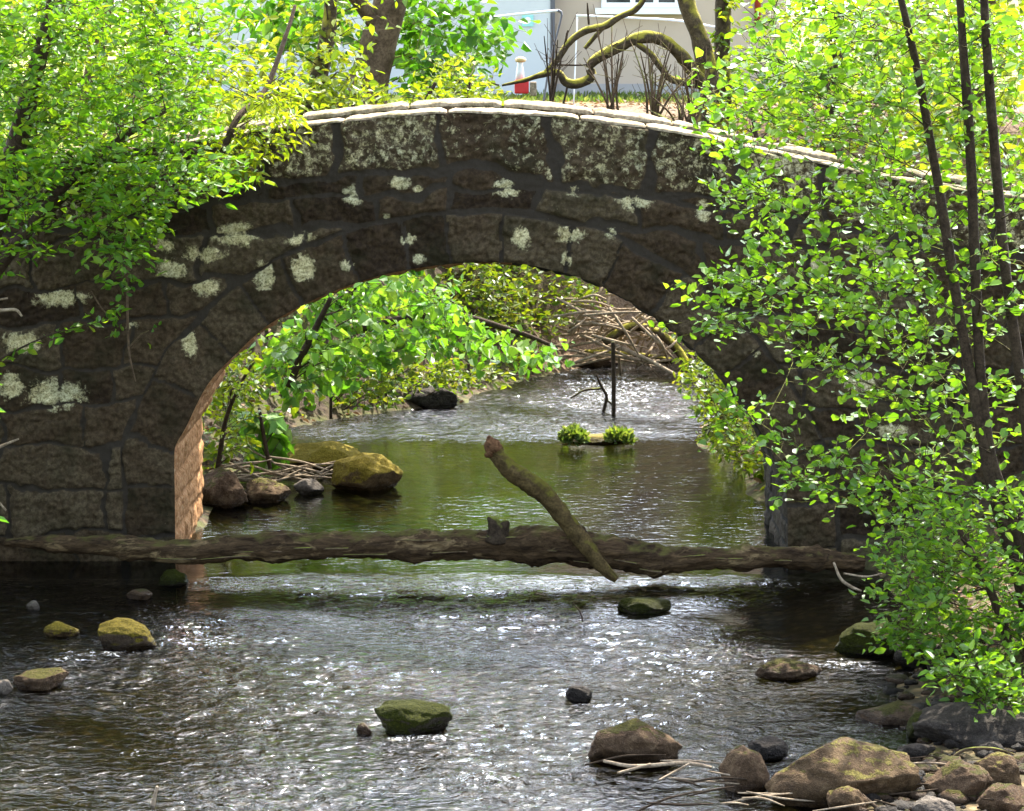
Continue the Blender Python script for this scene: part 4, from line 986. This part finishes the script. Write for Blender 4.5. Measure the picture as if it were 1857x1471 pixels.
def tuft(label, px, py, w, h, n, seed, z0=0.03):
    g = np.random.default_rng(seed); c_ = G(px, py, z0); s = mpp(c_[1]); o = MB()
    q = norm(g.normal(size=(n, 3))*[1, 1, .8]); q[:, 2] = abs(q[:, 2])
    p = c_+q*np.array([w*s*.36, w*s*.36, h*s*.62])*g.uniform(.3, 1, n)[:, None]
    d_ = q+g.normal(size=(n, 3))*.4+[0, 0, .3]
    add_leaves(o, p, d_, g.normal(size=(n, 3)), g.uniform(.25, .5, n)*h*s, 'oval')
    return tag(o.build('grass_tuft', M['grass'], None, c_, smooth=False), label, 'grass tuft')
tuft('left one of two yellow-green grass tufts on the islet in the riffle', 1040, 800, 60, 36, 420, 3, .06)
tuft('right one of two yellow-green grass tufts on the islet in the riffle', 1122, 799, 66, 32, 420, 4, .06)

# grass and dead leaves on the ground behind (uncountable)
g = np.random.default_rng(33); n = 40000
x = g.uniform(-7.5, 10, n); y = g.uniform(26.5, 45, n); z, d, zb = terrain(x, y); k = (z > 2.2) & ~((x > .3) & (y < 41.8))
x, y, z = x[k], y[k], z[k]; n = len(x)
o = MB(); add_leaves(o, np.stack([x, y, z], 1), np.stack([g.normal(size=n)*.5, g.normal(size=n)*.5, np.ones(n)], 1), g.normal(size=(n, 3)), g.uniform(.05, .13, n), 'lance')
tag(o.build('grass', M['grass'], smooth=False), 'sunlit yellow-green grass on the bank tops and lawn behind the bridge', 'grass', kind='stuff')
n = 16000; x = g.uniform(-6, 7, n); y = g.uniform(17, 44, n); z, d, zb = terrain(x, y); k = (d < -.05) & ~((y > 23.6) & (y < 26.4)); x, y, z = x[k], y[k], z[k]; n = len(x)
o = MB(); add_leaves(o, np.stack([x, y, z+.015], 1), g.normal(size=(n, 3))*[1, 1, .25], g.normal(size=(n, 3))*.35+[0, 0, 1], g.uniform(.05, .11, n), 'oval')
tag(o.build('leaf_litter', M['litter'], smooth=False), 'brown fallen leaves littering the stream banks', 'leaf litter', kind='stuff')
n = 26000; x = g.uniform(-5, 7, n); y = g.uniform(26.5, 42, n); z, d, zb = terrain(x, y); k = (d < -.15) & (z < 3.0) & ~((x > .5) & (y > 36)); x, y, z = x[k], y[k], z[k]; n = len(x)
o = MB(); add_leaves(o, np.stack([x, y, z+g.uniform(.02, .2, n)], 1), g.normal(size=(n, 3)), g.normal(size=(n, 3))*.5+[0, -.3, 1], g.uniform(.05, .12, n), 'broad')
tag(o.build('ground_cover', M['lowleaf'], smooth=False), 'low green leaves covering the slopes of the banks behind the bridge', 'ground cover', kind='stuff')

# ------------------------------------------------------------------ house and garden
def box(mb, x0, x1, y0, y1, z0, z1):
    v = np.array([(x0, y0, z0), (x1, y0, z0), (x1, y1, z0), (x0, y1, z0), (x0, y0, z1), (x1, y0, z1), (x1, y1, z1), (x0, y1, z1)])
    mb.add(v, np.array([(0, 3, 2, 1), (4, 5, 6, 7), (0, 1, 5, 4), (1, 2, 6, 5), (2, 3, 7, 6), (3, 0, 4, 7)]))
YH = 45.0
def hx(px): return P(px, 100, YH)[0]
def hz(py): return P(1000, py, YH)[2]
zg = 3.1; x0, xm, x1 = hx(310), hx(1000), hx(1425)
hs = thing('house', 'tan rendered house with a pale grey wing standing beyond the bridge', 'house', ((x0+x1)/2, YH+3, zg))
m = MB(); box(m, xm, x1, YH, YH+7, zg-.3, 6.2); m.build('wall', M['tanwall'], hs, hs.location, False)
m = MB(); box(m, x0, xm-.02, YH-.25, YH+6, zg-.3, 5.9); m.build('wing_wall', M['bluewall'], hs, hs.location, False)
m = MB(); box(m, xm-.02, xm+.05, YH-.27, YH-.002, zg-.2, 5.9); m.build('corner_trim', M['darktrim'], hs, hs.location, False)
m = MB(); box(m, xm+.07, x1, YH-.05, YH-.002, zg-.2, hz(152)); m.build('plinth', M['darktrim'] if 0 else plain('plinth_grey', (.34, .32, .30), .9), hs, hs.location, False)
for (a, b, za, zb_) in ((x0-.3, xm-.02, 5.9, 7.3), (xm-.02, x1+.3, 6.2, 7.7)):
    m = MB(); y0_, y1_ = YH-.6, YH+7.3; ym = (y0_+y1_)/2
    v = np.array([(a, y0_, za), (b, y0_, za), (b, y1_, za), (a, y1_, za), (a, ym, zb_), (b, ym, zb_), (a, y0_, za+.12), (b, y0_, za+.12), (b, y1_, za+.12), (a, y1_, za+.12)])
    m.add(v, np.array([(0, 3, 2, 1), (0, 1, 7, 6), (2, 3, 9, 8), (6, 7, 5, 4), (8, 9, 4, 5)]), np.array([(0, 6, 4), (0, 4, 9), (0, 9, 3), (1, 5, 7), (1, 8, 5), (1, 2, 8)]))
    m.build('roof', M['roof'], hs, hs.location, False)
def window(pa, pb, zb_, h, bars):
    a, b = hx(pa), hx(pb)
    fo = MB(); t_ = .08; yf = YH-.06
    box(fo, a, b, yf, YH-.003, zb_, zb_+t_); box(fo, a, b, yf, YH-.003, zb_+h-t_, zb_+h)
    xs_ = [a]+[hx(q) for q in bars]+[b-t_]
    for q in xs_: box(fo, q, q+t_, yf, YH-.003, zb_+t_, zb_+h-t_)
    wf = fo.build('window', M['whitepaint'], hs, hs.location, False)
    g_ = MB(); box(g_, a+t_*.5, b-t_*.5, YH-.03, YH-.006, zb_+t_*.5, zb_+h-t_*.5)
    p_ = g_.build('pane', M['glass'], wf, hs.location, False)
    s_ = MB(); box(s_, a-.1, b+.1, YH-.18, YH-.003, zb_-.10, zb_-.004); s_.build('sill', M['whitepaint'], wf, hs.location, False)
window(1090, 1232, hz(14), 1.25, (1142, 1184))
m = MB(); tube(m, np.array([(hx(1372), YH-.1, zg+1.35+hz(150)-hz(150)), (hx(1372), YH-.1, 6.15)]), .05, 10); m.build('drainpipe', M['redpipe'], hs, hs.location)
sg = thing('wall_sign', 'small pale teal square sign with a white disc on the grey wall', 'sign', P(957, 38, YH-.27))
c_ = P(957, 38, YH-.27); m = MB(); box(m, c_[0]-.09, c_[0]+.09, YH-.275, YH-.252, c_[2]-.085, c_[2]+.095); m.build('plate', M['teal'], sg, sg.location, False)
m = MB(); th = np.linspace(0, 2*math.pi, 25)[:-1]; v = np.concatenate([[c_*0+[c_[0], YH-.281, c_[2]]], np.stack([c_[0]+.052*np.cos(th), 0*th+YH-.281, c_[2]+.01+.052*np.sin(th)], 1)])
m.add(v, np.stack([np.zeros(24, int), 1+np.arange(24), 1+(np.arange(24)+1) % 24], 1)); m.build('disc', M['whitepaint'], sg, sg.location, False)
# goal-like bar frames on the lawn
fr = thing('bar_frame', 'thin pale metal bar frame with a dark slanting leg before the grey wall', 'frame', P(990, 190, 40))
m = MB(); a, b = pxcurve([(852, 36, 40, 2.2), (930, 27, 40, 2.2), (1012, 19, 40, 2.2)], 12); tube(m, a, b, 8); m.build('bar', M['metal'], fr, fr.location)
m = MB(); a, b = pxcurve([(1012, 19, 40, 3), (1018, 24, 40, 2.4), (1016, 40, 40, 2), (998, 110, 40, 2), (984, 195, 40, 2)], 20); tube(m, a, b, 8); m.build('leg', M['darktrim'], fr, fr.location)
m = MB(); a, b = pxcurve([(856, 36, 40, 1.6), (852, 120, 40.5, 1.6), (850, 205, 41, 1.6)], 8); tube(m, a, b, 8); m.build('leg', M['metal'], fr, fr.location)
fr = thing('bar_frame', 'pale metal bar frame running below the window of the tan house', 'frame', P(1170, 190, 41))
m = MB(); a, b = pxcurve([(1045, 28, 41, 2), (1150, 33, 41, 2), (1230, 38, 41, 2.4), (1300, 50, 41, 2)], 12); tube(m, a, b, 8); m.build('bar', M['metal'], fr, fr.location)
for a_, b_ in ((1047, 1040), (1298, 1302)):
    m = MB(); a, b = pxcurve([(a_, 30 if a_ < 1100 else 50, 41, 1.3), (b_, 195, 41, 1.3)], 6); tube(m, a, b, 8); m.build('leg', M['metal'], fr, fr.location)
# ornament
go = thing('garden_ornament', 'small white garden ornament with an orange top on a red block beyond the parapet', 'ornament', P(947, 170, 36))
def lathe(mb, px, Y, prof, k=16):
    c0 = P(px, 100, Y); pr = np.array([(r_*mpp(Y), P(px, py_, Y)[2]) for r_, py_ in prof]); th_ = np.linspace(0, 2*math.pi, k, endpoint=False)
    V = np.stack([c0[0]+pr[:, 0:1]*np.cos(th_), Y+pr[:, 0:1]*np.sin(th_), np.repeat(pr[:, 1:2], k, 1)], -1).reshape(-1, 3); n_ = len(pr)
    i = np.arange(n_-1)[:, None]*k; j = np.arange(k)[None, :]; j2 = (j+1) % k
    mb.add(V, np.stack([i+j, i+j2, i+k+j2, i+k+j], -1).reshape(-1, 4))
m = MB(); c_ = P(946, 156, 36); s = mpp(36); box(m, c_[0]-13*s, c_[0]+13*s, 36, 36.22, c_[2]-14*s, c_[2]+11*s); o = m.build('block', M['redplastic'], go, go.location, False)
bv = o.modifiers.new('bevel', 'BEVEL'); bv.width = .02; bv.segments = 3
m = MB(); lathe(m, 943, 36.1, [(0, 145), (8, 145), (7, 130), (5, 118), (6, 113), (0, 112)]); m.build('body', M['whitepaint'], go, go.location)
m = MB(); lathe(m, 944, 36.1, [(0, 114), (9, 112), (10, 108), (7, 104), (0, 103)]); m.build('top', M['orange'], go, go.location)
m = MB(); box(m, c_[0]+15*s, c_[0]+27*s, 36, 36.15, c_[2]-18*s, c_[2]+7*s)
ob = tag(m.build('garden_box', M['deadwood'], None, (c_[0]+21*s, 36.07, c_[2]-18*s), False), 'little pale box beside the red block of the white ornament', 'box'); bv = ob.modifiers.new('bevel', 'BEVEL'); bv.width = .012; bv.segments = 2

# ------------------------------------------------------------------ light, sky, camera
SE, SA = math.radians(57), math.radians(22)
sv = Vector((math.sin(SA)*math.cos(SE), math.cos(SA)*math.cos(SE), math.sin(SE)))
sun = bpy.data.lights.new('sun', 'SUN'); sun.energy = 5.0; sun.angle = math.radians(.53); sun.color = (1, .95, .86)
so = bpy.data.objects.new('sun', sun); so.rotation_euler = (-sv).to_track_quat('-Z', 'Y').to_euler(); so.location = (5, 40, 40); COL.objects.link(so)
w = bpy.data.worlds.new('World'); sc.world = w; w.use_nodes = True; nt = w.node_tree
bg = nt.nodes['Background']; sk = nt.nodes.new('ShaderNodeTexSky'); sk.sky_type = 'NISHITA'; sk.sun_disc = False
sk.sun_elevation = SE; sk.sun_rotation = SA; sk.dust_density = 3.0; sk.air_density = 1.0; sk.ozone_density = 1.0
tc = nt.nodes.new('ShaderNodeTexCoord')
mpn = nt.nodes.new('ShaderNodeMapping'); mpn.inputs['Scale'].default_value = (1, 1, 3.0); nt.links.new(tc.outputs['Generated'], mpn.inputs[0])
cn = nt.nodes.new('ShaderNodeTexNoise'); cn.inputs['Scale'].default_value = 3.2; cn.inputs['Detail'].default_value = 6; cn.inputs['Roughness'].default_value = .6
nt.links.new(mpn.outputs[0], cn.inputs['Vector'])
crp = nt.nodes.new('ShaderNodeValToRGB'); crp.color_ramp.elements[0].position = .42; crp.color_ramp.elements[1].position = .56; nt.links.new(cn.outputs[0], crp.inputs[0])
cm = nt.nodes.new('ShaderNodeMix'); cm.data_type = 'RGBA'; sx = nt.nodes.new('ShaderNodeSeparateXYZ'); nt.links.new(tc.outputs['Generated'], sx.inputs[0])
def mrange(sock, a, b, c, d):
    q = nt.nodes.new('ShaderNodeMapRange'); q.interpolation_type = 'SMOOTHSTEP'; nt.links.new(sock, q.inputs[0])
    for i_, v_ in zip((1, 2, 3, 4), (a, b, c, d)): q.inputs[i_].default_value = v_
    return q.outputs[0]
def mul(a, b):
    q = nt.nodes.new('ShaderNodeMath'); q.operation = 'MULTIPLY'; nt.links.new(a, q.inputs[0]); nt.links.new(b, q.inputs[1]); return q.outputs[0]
nt.links.new(mul(mul(mrange(sx.outputs[1], .1, .6, .13, 1), mrange(sx.outputs[2], .5, .75, 1, 0)), crp.outputs[0]), cm.inputs[0]); nt.links.new(sk.outputs[0], cm.inputs[6]); cm.inputs[7].default_value = (33, 35, 38, 1)
nt.links.new(cm.outputs[2], bg.inputs[0]); bg.inputs[1].default_value = .15
cam = bpy.data.cameras.new('camera'); co = bpy.data.objects.new('camera', cam); COL.objects.link(co)
cam.sensor_width = 36; cam.lens = F/W0*36; cam.clip_end = 3000; cam.clip_start = .1
co.location = (0, 0, CZ); co.rotation_euler = (math.pi/2-PITCH, 0, 0); sc.camera = co
vs = sc.view_settings; vs.view_transform = 'Standard'; vs.look = 'None'; vs.gamma = 1; vs.exposure = 2.1
cy = sc.cycles; cy.max_bounces = 8; cy.diffuse_bounces = 3; cy.glossy_bounces = 4; cy.transmission_bounces = 5; cy.transparent_max_bounces = 12
cy.caustics_reflective = False; cy.caustics_refractive = False; cy.sample_clamp_indirect = 6
cy.use_denoising = True
